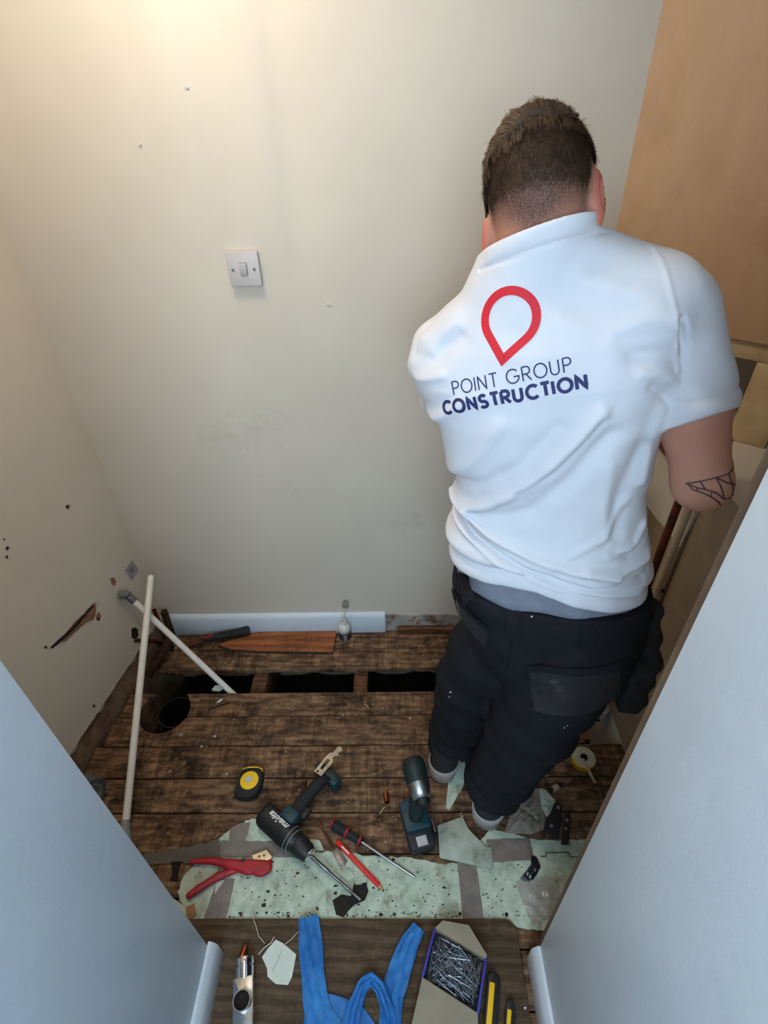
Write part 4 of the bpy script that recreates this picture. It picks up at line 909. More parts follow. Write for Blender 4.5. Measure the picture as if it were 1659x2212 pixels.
while cnt<270 and tries<20000:
    tries+=1; x=rr.uniform(min(lx),max(lx)); y=rr.uniform(min(ly),max(ly)); an=rr.gauss(-.9,.55) if rr.random()<.7 else rr.uniform(0,math.pi)
    ex=.027*math.cos(an); ey=.027*math.sin(an)
    if not (inside(x+ex,y+ey,.006) and inside(x-ex,y-ey,.006)): continue
    o=nail if cnt==0 else nail.copy(); 
    if cnt: COL.objects.link(o)
    z=ZS+.012+.026*(cnt/270)+rr.uniform(0,.003); wp_=(M@np.array([x,y,0,1]))[:3]
    yaw0=math.atan2(M[1,0],M[0,0]); o.location=(wp_[0],wp_[1],z); o.rotation_euler=(0,rr.uniform(-.10,.10),an+yaw0+(math.pi if rr.random()<.5 else 0)); cnt+=1
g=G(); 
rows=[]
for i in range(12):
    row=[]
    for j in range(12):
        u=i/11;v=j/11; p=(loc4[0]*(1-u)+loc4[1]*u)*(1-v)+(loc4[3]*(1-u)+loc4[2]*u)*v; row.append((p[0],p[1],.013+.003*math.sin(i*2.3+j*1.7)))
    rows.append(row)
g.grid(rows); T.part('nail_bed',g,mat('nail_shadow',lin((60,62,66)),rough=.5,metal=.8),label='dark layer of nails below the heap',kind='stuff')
# yellow-black tools at the bottom edge
def knife(a,b,w,label):
    M,L=frame(a,b,ZS+.01); M[2,3]=ZS; T=Thing('utility_knife',label,'knife',M)
    T.part('body',G().prism([(0,0),(.012,w*.5),(L,w*.5),(L,-w*.5),(.012,-w*.5),(.004,-w*.3)],0,.018),blk,bevel=.003)
    T.part('inlay',G().box((L*.55+.008,-w*.12,.0195),(L*.9,w*.42,.004)),yellow,bevel=.001,label='yellow inlay'); return T
knife((1068,2098),(1052,2300),.030,'black and yellow knife lying against the right side of the nail box')
knife((1104,2158),(1092,2330),.022,'shorter black and yellow knife end right of the nail box')
single('screw_bit',G().lathe([(.0025,0),(.002,.006)],seg=8),whitep,'tiny white speck on the hardboard right of the two knives','crumb',eye(atZ(1134,2178,ZS)))
# floor debris: flecks, uncountable
g=G(); r=random.Random(11)
for k in range(420):
    x=r.uniform(-.95,.65); y=r.uniform(.50,1.43)
    if 1.15<y<1.28 or (x-hc[0])**2+(y-hc[1])**2<.011 : continue
    if x<wleft(y)+.03: continue
    s=r.uniform(.0012,.0042)*(2.2 if r.random()<.05 else 1); a=r.uniform(0,6.3); z=.0008
    if y<.64 and r.random()<.6: continue
    pts=[(x+s*math.cos(a+t)*r.uniform(.5,1.2),y+s*math.sin(a+t)*r.uniform(.3,1)) for t in (0,1.6,3.1,4.6)]
    g.prism(pts,z,z+s*.5)
single('dust_flecks',g,mat('fleck_white',lin((190,180,165)),lin((130,108,84)),scale=90,rough=.9),'pale dust flecks and crumbs scattered over the brown boards','debris',world=True,kind='stuff',smooth=False)
g=G()
for k in range(330):
    x=r.uniform(-.5,.42); y=r.uniform(.48,.63); s=r.uniform(.001,.0035)*(2 if r.random()<.08 else 1); a=r.uniform(0,6.3)
    if y>.62 and r.random()<.5: continue
    if r.random()<.35: y=.482+r.random()*.012
    pts=[(x+s*math.cos(a+t)*r.uniform(.4,1.4),y+s*math.sin(a+t)*r.uniform(.3,1)) for t in (0,1.6,3.1,4.6)]; g.prism(pts,.0019,.0026)
single('dirt_specks',g,mat('dirt_dark',lin((62,52,40)),lin((40,34,28)),scale=90,rough=1),'dark dirt specks sprinkled on the mint underlay','debris',world=True,kind='stuff',smooth=False)
for (x,y,an,L_) in ((820,1760,.9,.030),(800,1350,.7,.02),(1100,1490,2.2,.03),(798,1530,2.2,.028)):
    c=atZ(x,y,0); single('wood_splinter',G().prism([(0,0),(L_,.001),(L_*.8,.004),(.004,.003)],0,.0015),mat('pale_splinter',lin((190,160,120)),rough=.8),{820:'pale wood splinter below the impact driver and copper coupling',800:'pale splinter on the boards right of the white bottle',1100:'pale splinter near the left trouser leg',798:'thin pale splinter in the middle of the boards'}[x],'splinter',(lambda M:(M.__setitem__((slice(0,3),slice(0,3)),rot2(an)),M)[1])(eye(tuple(c))))
# ================================================================ THE MAN
skin=mat('skin',lin((206,150,126)),lin((196,136,114)),scale=9,rough=.62,spec=.2,bump=.0003,bscale=300,sss=.10)
def body_material():
    m=skin; nt=m.node_tree; N=nt.nodes; L=nt.links; b=N['Principled BSDF']
    src=b.inputs['Base Color'].links[0].from_socket
    at=N.new('ShaderNodeAttribute'); at.attribute_name='scalp'
    n=N.new('ShaderNodeTexNoise'); n.inputs['Scale'].default_value=420; n.inputs['Detail'].default_value=2
    tc=N.new('ShaderNodeTexCoord'); L.new(tc.outputs['Object'],n.inputs['Vector'])
    r=N.new('ShaderNodeMapRange'); r.inputs[1].default_value=.3; r.inputs[2].default_value=.7; r.inputs[3].default_value=.75; r.inputs[4].default_value=1.15; L.new(n.outputs['Fac'],r.inputs[0])
    mu=N.new('ShaderNodeMath'); mu.operation='MULTIPLY'; mu.use_clamp=True; L.new(at.outputs['Fac'],mu.inputs[0]); L.new(r.outputs[0],mu.inputs[1])
    mx=N.new('ShaderNodeMixRGB'); L.new(mu.outputs[0],mx.inputs[0]); L.new(src,mx.inputs[1]); mx.inputs[2].default_value=lin((84,62,54))+(1,)
    a2=N.new('ShaderNodeAttribute'); a2.attribute_name='flush'; mx2=N.new('ShaderNodeMixRGB'); L.new(a2.outputs['Fac'],mx2.inputs[0]); L.new(mx.outputs[0],mx2.inputs[1]); mx2.inputs[2].default_value=lin((204,112,98))+(1,)
    L.new(mx2.outputs[0],b.inputs['Base Color'])
body_material()
cotton=mat('white_cotton',lin((222,222,226)),lin((214,214,220)),scale=4,rough=.85,bump=.0012,bscale=28,spec=.2,sheen=.1,dirt=lin((206,196,182)),dscale=3.2,dlo=.60,dhi=.80)
under=mat('grey_shirt_fabric',lin((128,132,144)),lin((112,116,128)),scale=20,rough=.85,bump=.0006,bscale=60,sheen=.1)
trous=mat('black_work_fabric',lin((30,31,36)),lin((22,23,27)),scale=14,rough=.85,bump=.0006,bscale=70,spec=.2,dirt=lin((44,42,42)),dscale=9,dlo=.6,dhi=.8)
pouchm=mat('dusty_black_fabric',lin((36,34,34)),lin((22,22,24)),scale=25,rough=.9,bump=.001,bscale=60,dirt=lin((78,74,70)),dscale=16,dlo=.62,dhi=.78)
shoe_u=mat('dark_shoe',lin((40,46,44)),lin((30,34,33)),scale=30,rough=.8); shoe_s=mat('pale_sole',lin((156,146,136)),lin((124,114,104)),scale=22,rough=.75,dirt=lin((96,84,72)),dscale=14)
navy=mat('navy_print',lin((38,42,92)),rough=.7); redp=mat('red_print',lin((214,30,46)),rough=.7)
inkm=mat('tattoo_ink',lin((78,62,70)),rough=.6)
hairm=mat('brown_hair',lin((84,62,44)),lin((50,36,26)),scale=60,rough=.6,spec=.25); hair2=mat('light_brown_hair',lin((116,90,64)),lin((86,64,46)),scale=60,rough=.6,spec=.25)

MAN=Thing('person','man seen from behind in a printed white T-shirt and black work trousers, leaning right','person',eye((.26,.86,0)))

# --- torso profile: tilted levels  s = z - T(z)(x-.27)
def tilt(z): t=np.clip((z-1.02)/.42,0,1); return .17*t*t*(3-2*t)
TS=np.array([.80,.86,.93,1.00,1.06,1.12,1.20,1.28,1.35,1.41,1.46,1.50,1.535,1.565])
TL=np.array([.140,.132,.120,.117,.128,.122,.096,.074,.066,.086,.118,.142,.166,.195])
TR=np.array([.520,.516,.506,.500,.480,.466,.460,.462,.468,.470,.450,.400,.330,.270])
TB=np.array([.130,.128,.122,.118,.112,.110,.112,.116,.118,.112,.096,.080,.062,.045])
TY=np.array([.845,.845,.848,.855,.862,.866,.866,.866,.868,.874,.882,.890,.898,.900])
YAW=math.radians(12)
def d_torso(P,off=0.0,n=2.4):
    s=P[:,2]-tilt(P[:,2])*(P[:,0]-.27)
    xl=np.interp(s,TS,TL); xr=np.interp(s,TS,TR); b=np.interp(s,TS,TB)+off; yc=np.interp(s,TS,TY)
    a=(xr-xl)/2*1.02+off; xc=(xl+xr)/2
    dx=P[:,0]-xc; dy=P[:,1]-yc; c,s_=math.cos(YAW),math.sin(YAW)
    u=(dx*c-dy*s_)/a; v=(dx*s_+dy*c)/b
    k=(np.abs(u)**n+np.abs(v)**n)**(1/n)
    d=(k-1)*np.minimum(a,b)*.9
    top=P[:,2]-tilt(P[:,2])*(P[:,0]-.27)-1.575-off
    return s_max(s_max(d,top,.02),.74-P[:,2],.02)
SHR=np.array([.442,.838,1.437]); ELR=np.array([.507,.742,1.190]); HAR=np.array([.640,.985,1.140])
SHL=np.array([.098,.930,1.340]); ELL=np.array([.130,1.075,1.180]); HAL=np.array([.46,1.20,1.10])
NB_=np.array([.208,.900,1.50]); HC=np.array([.222,.925,1.588])
hz=np.array([-.06,.52,.85]); hx_=np.array([.93,-.17,.39]); hz/=np.linalg.norm(hz); hx_=hx_-hx_.dot(hz)*hz; hx_/=np.linalg.norm(hx_); hy_=np.cross(hz,hx_); HR_=np.stack([hx_,hy_,hz],1)
def headloc(P): return (P-HC)@HR_
def d_head(P):
    q=headloc(P)
    d=d_ell(q,(0,-.006,.018),(.076,.096,.092)); d=s_min(d,d_ell(q,(0,.030,-.045),(.056,.062,.070)),.04)   # cranium, face
    d=s_min(d,d_ell(q,(0,.055,-.092),(.034,.034,.026)),.03)       # chin
    d=s_min(d,d_cone(q,(0,.088,.004),(0,.112,-.026),.008,.013),.012)   # nose
    d=s_min(d,d_ell(q,(0,.086,.018),(.05,.012,.008)),.012)        # brow
    for sx in(-1,1):
        d=s_max(d,-d_ell(q,(sx*.030,.096,.000),(.014,.010,.009)),.006); d=s_min(d,d_ell(q,(sx*.030,.084,.000),(.0115,.0115,.0115)),.002)
    d=s_min(d,d_ell(q,(0,.090,-.052),(.022,.008,.006)),.006); d=s_max(d,-d_box(q,(0,.100,-.053),(.020,.006,.0012)),.002)
    d=s_min(d,d_cone(q,(0,-.024,-.030),(0,-.016,-.075),.050,.048),.03)
    # ears
    for sx in(-1,1):
        tx=sx*.079; a=math.radians(28)*sx
        Re=np.array([[math.cos(a),-math.sin(a),0],[math.sin(a),math.cos(a),0],[0,0,1]]).T
        ce=np.array([sx*.081,-.012,-.022 if sx>0 else -.046])
        e=d_ell(q,ce,(.0075,.019,.034 if sx>0 else .028),Re); e=s_min(e,d_ell(q,ce+[sx*-.002,.002,-.030],(.006,.010,.012),Re),.006)
        e=s_max(e,-d_ell(q,ce+[sx*.007,.003,.004],(.006,.011,.021),Re),.003)
        d=s_min(d,e,.013)
    return d
def hand(P,wr,dirv,palm_n,side,sc_=1.0,curl=1.0):
    """palm with five separate curled fingers; side=+1 thumb towards +cross"""
    f=np.array(dirv,float); f/=np.linalg.norm(f); n=np.array(palm_n,float); n-=n.dot(f)*f; n/=np.linalg.norm(n); r=np.cross(f,n)*side
    R=np.stack([r,f,n],1); d=d_box(P,wr+f*.047*sc_,(.040*sc_,.046*sc_,.013*sc_),.012,R); d=s_min(d,d_cone(P,wr-f*.02,wr+f*.02,.027,.025),.015)
    for k,(o,L_) in enumerate(((.030,.070),(.010,.080),(-.011,.074),(-.031,.058))):
        p=wr+f*.086*sc_+r*o*sc_; a1,a2,a3=[math.radians(x*curl) for x in (32,75,110)]
        for seg,(l,a,r0,r1) in enumerate(((.45,a1,.0098,.009),(.32,a2,.009,.0082),(.25,a3,.0082,.0072))):
            q=p+(f*math.cos(a)+n*math.sin(a))*L_*l*sc_; d=s_min(d,d_cone(P,p,q,r0,r1),.003); p=q
    p=wr+f*.030*sc_+r*.034*sc_; q=p+(r*.7+f*.6+n*.5)*.036*sc_; d=s_min(d,d_cone(P,p,q,.0125,.0105),.006); q2=q+(f*.6+n*.8-r*.1)*.03*sc_; return s_min(d,d_cone(P,q,q2,.0105,.0085),.004)
HIPC=np.array([.345,.835,.80])
LEG=dict(L=(np.array([.262,.870,.74]),np.array([.184,.900,.42]),np.array([.162,.910,.085])),R=(np.array([.405,.800,.74]),np.array([.338,.775,.44]),np.array([.275,.780,.085])))
def d_body(P):
    d=d_torso(P,-.022)
    d=s_min(d,d_cone(P,NB_-[0,0,.04],HC+HR_@np.array([0,-.01,-.05]),.058,.054),.035); d=s_min(d,d_head(P),.02)
    for S,E,H_ in ((SHR,ELR,HAR),(SHL,ELL,HAL)):
        d=s_min(d,d_cone(P,S,S*.5+E*.5,.046,.052),.03); d=s_min(d,d_cone(P,S*.5+E*.5,E,.054,.042),.02)
        W=H_+(E-H_)/np.linalg.norm(E-H_)*.05
        d=s_min(d,d_cone(P,E,E*.65+W*.35,.043,.042),.02); d=s_min(d,d_cone(P,E*.65+W*.35,W,.042,.026),.02)
        fd=(H_-E)/np.linalg.norm(H_-E); d=s_min(d,hand(P,W,fd,(0.25,.1,-1) if S is SHL else (.55,.2,-.55),-1 if S is SHL else 1),.012)
    d=s_min(d,d_ell(P,HIPC,(.16,.10,.12)),.04)
    for k in 'LR':
        h_,kn,an=LEG[k]; d=s_min(d,d_cone(P,h_,kn,.075,.050),.03); d=s_min(d,d_cone(P,kn,an,.044,.026),.02)
        fo=an+np.array([.05 if k=='R' else .02,.13,-.045]); d=s_min(d,d_cone(P,an+[0,-.01,-.035],fo,.032,.026),.02)
    return d
V,F=sdf_mesh(d_body,(-.02,.62,.0),(.86,1.42,1.76),.0034,coarse=6,lip=2.2)
bodyV,bodyF=V,F
q=headloc(V); meb=fast_mesh('body',V-np.array([.26,.86,0]),F,skin)
def sstep(x,a,b): t=np.clip((x-a)/(b-a),0,1); return t*t*(3-2*t)
# scalp coverage (clipped hair) as a real colour of the skin: nape and sides fade, beard
earz=q[:,2]+.022
nape=-.052-.010*np.cos(q[:,0]*60)
cov=sstep(q[:,2]+.018*np.cos(q[:,0]*55),-.100,-.030)*.92*(1-sstep(q[:,1],.030,.055))
ear_clear=np.exp(-(((q[:,1]+.004)/.024)**2+((q[:,2]+.03)/.036)**2))*sstep(np.abs(q[:,0]),.060,.074)
cov=cov*(1-.95*np.clip(ear_clear*1.6,0,1))
cov=np.maximum(cov,.9*sstep(q[:,2],.012,.04)*(1-sstep(q[:,1],.055,.075)))
beard=sstep(q[:,1],.012,.03)*(1-sstep(q[:,2],-.05,-.035))*sstep(q[:,2],-.135,-.115)*.85
cov=np.maximum(cov,beard); cov*=(np.linalg.norm(q,axis=1)<.17)
at=meb.attributes.new('scalp','FLOAT','POINT'); at.data.foreach_set('value',cov.astype(np.float32))
ear=sstep(np.abs(q[:,0]),.071,.081)*(np.linalg.norm(q,axis=1)<.13)*.75
arm=np.clip(1-np.linalg.norm(V-np.array([.55,.74,1.22]),axis=1)/.12,0,1)*0
at=meb.attributes.new('flush','FLOAT','POINT'); at.data.foreach_set('value',np.maximum(ear,arm).astype(np.float32))
ob=bpy.data.objects.new('body',meb); COL.objects.link(ob); ob.parent=MAN.o

# --- T-shirt
def fold(P,pts,amp,wd,Y=None):
    """soft ridge (amp>0) or crease (amp<0) along a polyline given in picture pixels on the back"""
    Q=[atY(x,y,.76) for x,y in pts]; best=None
    for i in range(len(Q)-1):
        a=Q[i][[0,2]];b=Q[i+1][[0,2]]; ba=b-a; p=P[:,[0,2]]; t=np.clip(((p-a)@ba)/(ba@ba),0,1); dd=np.linalg.norm(p-a-t[:,None]*ba,axis=1)
        best=dd if best is None else np.minimum(best,dd)
    return amp*np.exp(-(best/wd)**2)*(P[:,1]<.90)
FOLDS=[([(1470,690),(1480,760),(1472,830),(1450,885)],-.008,.006),([(1290,900),(1200,1010),(1120,1070)],-.003,.009),([(1350,1080),(1300,1150),(1220,1190)],.003,.010),([(1290,880),(1240,940),(1150,1040),(1060,1110),(1010,1140)],.008,.016),([(1200,920),(1130,1010),(1040,1080),(990,1100)],-.004,.016),
 ([(1310,930),(1240,1020),(1150,1110),(1080,1140)],-.006,.020),([(1390,960),(1340,1050),(1320,1150)],-.005,.020),([(1310,1000),(1300,1100),(1310,1180)],.004,.016),
 ([(972,1145),(1000,1150),(1060,1175),(1140,1195),(1240,1212),(1320,1222)],.007,.010),([(978,1165),(1040,1195),(1140,1222),(1260,1245),(1380,1240)],-.007,.007),
 ([(990,1185),(1100,1225),(1220,1250),(1370,1262)],.004,.008),([(1400,1200),(1330,1215),(1260,1208)],.006,.010),([(1408,1170),(1350,1190),(1300,1170)],-.004,.010),([(1398,1235),(1340,1236),(1290,1226)],-.005,.006),([(1400,1140),(1370,1170),(1330,1180)],.004,.009),
 ([(885,800),(930,790),(990,740)],.004,.016),([(890,840),(950,830),(1010,770)],-.004,.012),([(905,880),(960,850)],.004,.010),([(940,960),(1000,900)],.004,.012),
 ([(980,1080),(1040,1000),(1080,930)],.004,.016),([(1460,700),(1400,690),(1330,720)],.003,.014),([(1465,780),(1420,760),(1360,770)],-.003,.012),([(1470,830),(1420,800),(1380,800)],.003,.010),([(1440,860),(1400,830)],-.003,.009),
 ([(1060,560),(1100,610),(1130,590)],.0025,.012),([(1280,620),(1400,650),(1460,690)],.004,.020),([(1200,650),(1300,690),(1380,760)],-.003,.02),
 ([(1100,720),(1180,700),(1260,720)],.002,.02),([(1430,880),(1400,960),(1390,1040)],.004,.014)]
_r=random.Random(21)
def wrinkle(P): 
    return .0012*np.sin(P[:,0]*55+3*np.sin(P[:,2]*22))*np.sin(P[:,2]*38+2*np.sin(P[:,0]*30))
SLV_END=SHR+(ELR-SHR)*.60; sdir=(ELR-SHR)/np.linalg.norm(ELR-SHR)
hemN=np.array([.22,.0,1.0])
def hemz(P): return P[:,2]-(.020*np.exp(-((P[:,0]-.24)/.09)**2)+.925-.13*np.clip(P[:,0]-.27,0,1)**1.0*1.15+.25*(P[:,1]-.74)*.15)
def d_sleeve(P):
    dR=d_cone(P,SHR+[-.010,0,.004],SLV_END,.060,.066)
    t=(P-SHR)@sdir; L_=np.linalg.norm(SLV_END-SHR)
    hemx=sdir+np.array([.10,-.35,0]); hemx/=np.linalg.norm(hemx)
    dR=dR-.003*np.exp(-((t-L_+.025)/.010)**2)+.0015*np.exp(-((t-L_+.040)/.004)**2)-.003*np.sin(P[:,2]*70+P[:,0]*60)*np.exp(-((t-.12)/.05)**2)
    dR=s_max(dR,(P-SLV_END)@hemx-.004,.004)
    return dR
def d_sleeveL(P):
    E=SHL+(ELL-SHL)*.62; sd=(ELL-SHL)/np.linalg.norm(ELL-SHL)
    d=d_cone(P,SHL,E,.070,.070)-.003*np.sin(P[:,2]*80+P[:,1]*50); return s_max(d,(P-E)@sd-.004,.004)
def d_shirt(P):
    d=d_torso(P,0.0)
    d=s_min(d,d_cone(P,NB_+[.02,.01,-.050],SHR+[-.045,0,.018],.052,.062),.04); d=s_min(d,d_cone(P,NB_+[.0,.0,-.055],SHL+[.012,-.01,.008],.052,.066),.06)
    for pts,a,w_ in FOLDS: d=d-fold(P,pts,a*1.4,w_*.85)*(P[:,1]<.9)
    d=d-wrinkle(P)
    # bunched roll above the hem
    hz_=hemz(P); d=d-.007*np.exp(-((hz_-.058)/.016)**2)-.0035*np.exp(-((hz_-.013)/.014)**2)+.006*np.exp(-((hz_-.036)/.006)**2)
    d=s_max(d,-hz_,.004)
    sl=d_sleeve(P); 
    d=s_min(d,sl,.010)
    d=s_min(d,d_sleeveL(P),.018)
    # armhole seam
    se=fold(P,[(1476,532),(1462,570),(1458,640),(1462,720),(1464,800)],.0022,.0035); d=d-se*(P[:,1]<.85)
    # neck opening
    ax=(HC+HR_@np.array([0,-.01,-.05]))-(NB_-[0,0,.04]); L_=np.linalg.norm(ax); ax=ax/L_
    col=NB_+ax*.085; cn=np.array([-.26,.40,1.]); cn/=np.linalg.norm(cn); cp=np.array([.19,.83,1.560])
    pc=d_cone(P,NB_+[0,-.006,-.03],col+[0,-.006,0],.082,.074); d=s_min(d,pc,.025)
    t=(P-col)@ax; r_=np.linalg.norm((P-col)-t[:,None]*ax,axis=1); t=(P-cp)@cn; d=s_max(d,np.minimum(t,.092-r_),.003); d=s_max(d,-d_cone(P,NB_+[0,-.004,0],NB_+ax*.2+[0,-.004,0],.068,.066),.004)
    r_=np.linalg.norm((P-col)-t[:,None]*ax,axis=1); d=d+.0035*np.exp(-((t+.026)/.0030)**2)*(r_<.105)-.003*np.clip(1-np.abs(t+.011)/.014,0,1)**.5*(r_<.10)
    return d
SV,SF=sdf_mesh(d_shirt,(-.06,.66,.80),(.66,1.10,1.64),.0034,coarse=6,lip=2.2)
mes=fast_mesh('t_shirt',SV-np.array([.26,.86,0]),SF,cotton); shirt=bpy.data.objects.new('t_shirt',mes); COL.objects.link(shirt); shirt.parent=MAN.o
# --- undershirt band
def d_under(P):
    d=d_torso(P,-.012); d=d-.0025*np.sin(P[:,0]*50+P[:,2]*60)-.004*np.exp(-((P[:,2]-.895)/.012)**2); return s_max(s_max(d,-(P[:,2]-.84),.004),P[:,2]-.955,.004)
sdf_part(MAN,'undershirt',d_under,(.05,.68,.83),(.62,1.02,1.0),.0045,under,world=True,lip=2.2,label='grey shirt tail showing below the white hem')

# --- trousers
def d_trou(P,extra=True):
    xl=np.interp(P[:,2],[.60,.70,.80,.88],[.200,.168,.134,.120]); xr=np.interp(P[:,2],[.60,.70,.80,.88],[.545,.560,.552,.540])
    a=(xr-xl)/2; xc=(xl+xr)/2; b=np.interp(P[:,2],[.58,.68,.78,.88],[.120,.138,.134,.128]); yc=np.interp(P[:,2],[.6,.88],[.838,.848])
    dx=P[:,0]-xc; dy=P[:,1]-yc; c,s_=math.cos(YAW),math.sin(YAW); u=(dx*c-dy*s_)/a; v=(dx*s_+dy*c)/b
    d=((np.abs(u)**2.5+np.abs(v)**2.5)**(1/2.5)-1)*np.minimum(a,b)*.9
    d=s_max(d,P[:,2]-.884,.004); d=s_max(d,.615-P[:,2],.05)
    # buttock cleft
    cx_=.305+(P[:,2]-.75)*.10; d=d+.012*np.exp(-((P[:,0]-cx_)/.014)**2)*np.exp(-((P[:,2]-.66)/.07)**2)*(P[:,1]<.85)
    for k,(rt,rk,ra) in dict(L=(.078,.080,.072),R=(.112,.104,.086)).items():
        h_,kn,an=LEG[k]; m1=h_*.5+kn*.5
        l=s_min(d_cone(P,h_+[0,0,-.02],m1,rt,rk+.012),d_cone(P,m1,kn,rk+.012,rk),.03); l=s_min(l,d_cone(P,kn,an+[0,0,.02],rk,ra),.03)
        t=P[:,2]; ph=0 if k=='L' else 1.3
        l=l-.006*np.sin(t*52+P[:,0]*22+ph)*np.exp(-((t-.42)/.10)**2)-.008*np.sin(t*75+P[:,0]*16+ph)*np.exp(-((t-.14)/.08)**2)
        d=s_min(d,l,.020 if k=='L' else .025)
    d=s_max(d,.095-P[:,2]-.03*np.sin(P[:,0]*30),.01)
    # separation between the legs
    d=d+.004*np.exp(-((P[:,2]-.85)/.004)**2)*0
    d=d-.0025*np.exp(-((P[:,2]-.853)/.016)**2)-.0015*np.sin(P[:,0]*60+P[:,2]*40)*np.sin(P[:,2]*45)
    return d
TV,TF=sdf_mesh(d_trou,(.02,.60,.03),(.66,1.06,.90),.0045,coarse=6,lip=2.2)
met=fast_mesh('trousers',TV-np.array([.26,.86,0]),TF,trous); tr=bpy.data.objects.new('trousers',met); COL.objects.link(tr); tr.parent=MAN.o
tbvh=bvh_of(TV,TF); sbvh=bvh_of(SV,SF); bbvh=bvh_of(bodyV,bodyF)
def on(bvh,p,dirn,off):
    """project a 3-D point along a world direction on to a surface"""
    d=Vector(dirn).normalized(); o=Vector(p)-d*.5; h_=bvh.ray_cast(o,d)
    if h_[0] is None: return None
    n=h_[1]
    if n.dot(d)>0: n=-n
    return np.array(h_[0]+n*off)
def patch_on(bvh,pts,off,t,Yp=.72,n=14,dirn=(0,1,-.25),mt=None,name='patch',parent=None,label=None):
    """thin cloth patch: quad in pixels on plane Y, draped on the surface"""
    C4=[atY(x,y,Yp) for x,y in pts]; rows=[];rows2=[]
    for i in range(n):
        r=[];r2=[]
        for j in range(n):
            u=i/(n-1);v=j/(n-1); p=(C4[0]*(1-v)+C4[1]*v)*(1-u)+(C4[3]*(1-v)+C4[2]*v)*u
            a=on(bvh,p,dirn,off+t); 
            if a is None: a=p
            r.append(a)
        rows.append(r)
    g=G(); d=np.array(dirn)/np.linalg.norm(dirn); N_=n*n
    top=[p for r in rows for p in r]; bot=[p+d*(t+.004) for p in top]
    fs=[(i*n+j,i*n+j+1,(i+1)*n+j+1,(i+1)*n+j) for i in range(n-1) for j in range(n-1)]; fs+=[tuple(N_+k for k in f[::-1]) for f in fs]
    loop=[j for j in range(n)]+[i*n+n-1 for i in range(1,n)]+[(n-1)*n+j for j in range(n-2,-1,-1)]+[i*n for i in range(n-2,0,-1)]
    for k in range(len(loop)): a=loop[k];b_=loop[(k+1)%len(loop)]; fs.append((a,b_,N_+b_,N_+a))
    g.add(top+bot,fs); return MAN.part(name,g,mt,parent=parent,world=True,label=label)
patch_on(tbvh,[(1142,1442),(1325,1420),(1335,1500),(1150,1512)],.0005,.0035,mt=pouchm,name='back_pocket',parent=tr)
patch_on(tbvh,[(1142,1436),(1327,1414),(1328,1426),(1144,1448)],.002,.005,mt=trous,name='pocket_edge',parent=tr)
patch_on(tbvh,[(1000,1345),(1062,1385),(1058,1425),(1012,1400)],.0005,.0035,mt=pouchm,name='back_pocket',parent=tr)
patch_on(tbvh,[(996,1338),(1066,1380),(1062,1390),(996,1350)],.002,.004,mt=trous,name='pocket_edge',parent=tr)
for (x,y,x2,y2) in ((1112,1322,1112,1384),(1262,1322,1262,1386),(1010,1282,1014,1322)):
    patch_on(tbvh,[(x-12,y),(x+14,y+2),(x2+14,y2+2),(x2-12,y2)],.001,.004,n=7,mt=trous,name='belt_loop',parent=tr)
# centre seam
sm=[on(tbvh,atY(x,y,.72),(0,1,-.25),.0006) for x,y in ((1108,1330),(1110,1380),(1106,1420),(1098,1460))]; MAN.part('seam',G().tube([s for s in sm if s is not None],.0018,6),trous,parent=tr,world=True)
# side tool pouch on the right hip
def d_pouch(P):
    d=d_cone(P,(.535,.790,.83),(.545,.765,.70),.026,.036); d=s_min(d,d_cone(P,(.545,.765,.70),(.535,.740,.60),.036,.030),.02)
    d=s_min(d,d_box(P,(.530,.725,.655),(.028,.018,.085),.012),.015); d=d-.004*np.sin(P[:,2]*95+P[:,0]*40)*np.sin(P[:,0]*90+P[:,1]*50)
    return d
sdf_part(MAN,'holster_pocket',d_pouch,(.44,.66,.50),(.64,.88,.90),.004,pouchm,parent=tr,world=True,label='lumpy black holster pocket on the right hip')
# specks of paint on trousers
def speck(px,py,r,el=1):
    c=on(tbvh,atY(px,py,.70),(0,1,-.45),.0008)
    if c is None: return
    MAN.part('paint_speck',G().lathe([(r,0),(r*.6,.0008)],(0,0,0),(0,-1,.4),8) if False else G().add([tuple(c+np.array([r*el*math.cos(a),-.0006,r*math.sin(a)])) for a in np.linspace(0,6.28,8)[:-1]]+[tuple(c+np.array([0,.004,0]))],[(0,1,2,3,4,5,6)]+[(i,(i+1)%7,7) for i in range(7)]),papm,parent=tr,world=True)
for s_ in ((1158,1347,.0022,1),(1067,1307,.0012,1),(1267,1455,.001,1),(1195,1525,.003,2),(1250,1521,.002,1.6),(1207,1548,.0015,1),(1213,1544,.0015,1),(988,1570,.0018,2.4),(984,1578,.0012,1.4)): speck(*s_)
MAN.part('hem_thread',G().tube([atZ(1196,1590,.30),atZ(1204,1612,.24),atZ(1199,1620,.22)],.004,5) if False else G().tube([on(tbvh,atY(1200,1600,.80),(0,1,-.2),.002) if on(tbvh,atY(1200,1600,.80),(0,1,-.2),.002) is not None else atY(1200,1600,.80),atY(1199,1618,.80)],.003,5),trous,parent=tr,world=True)

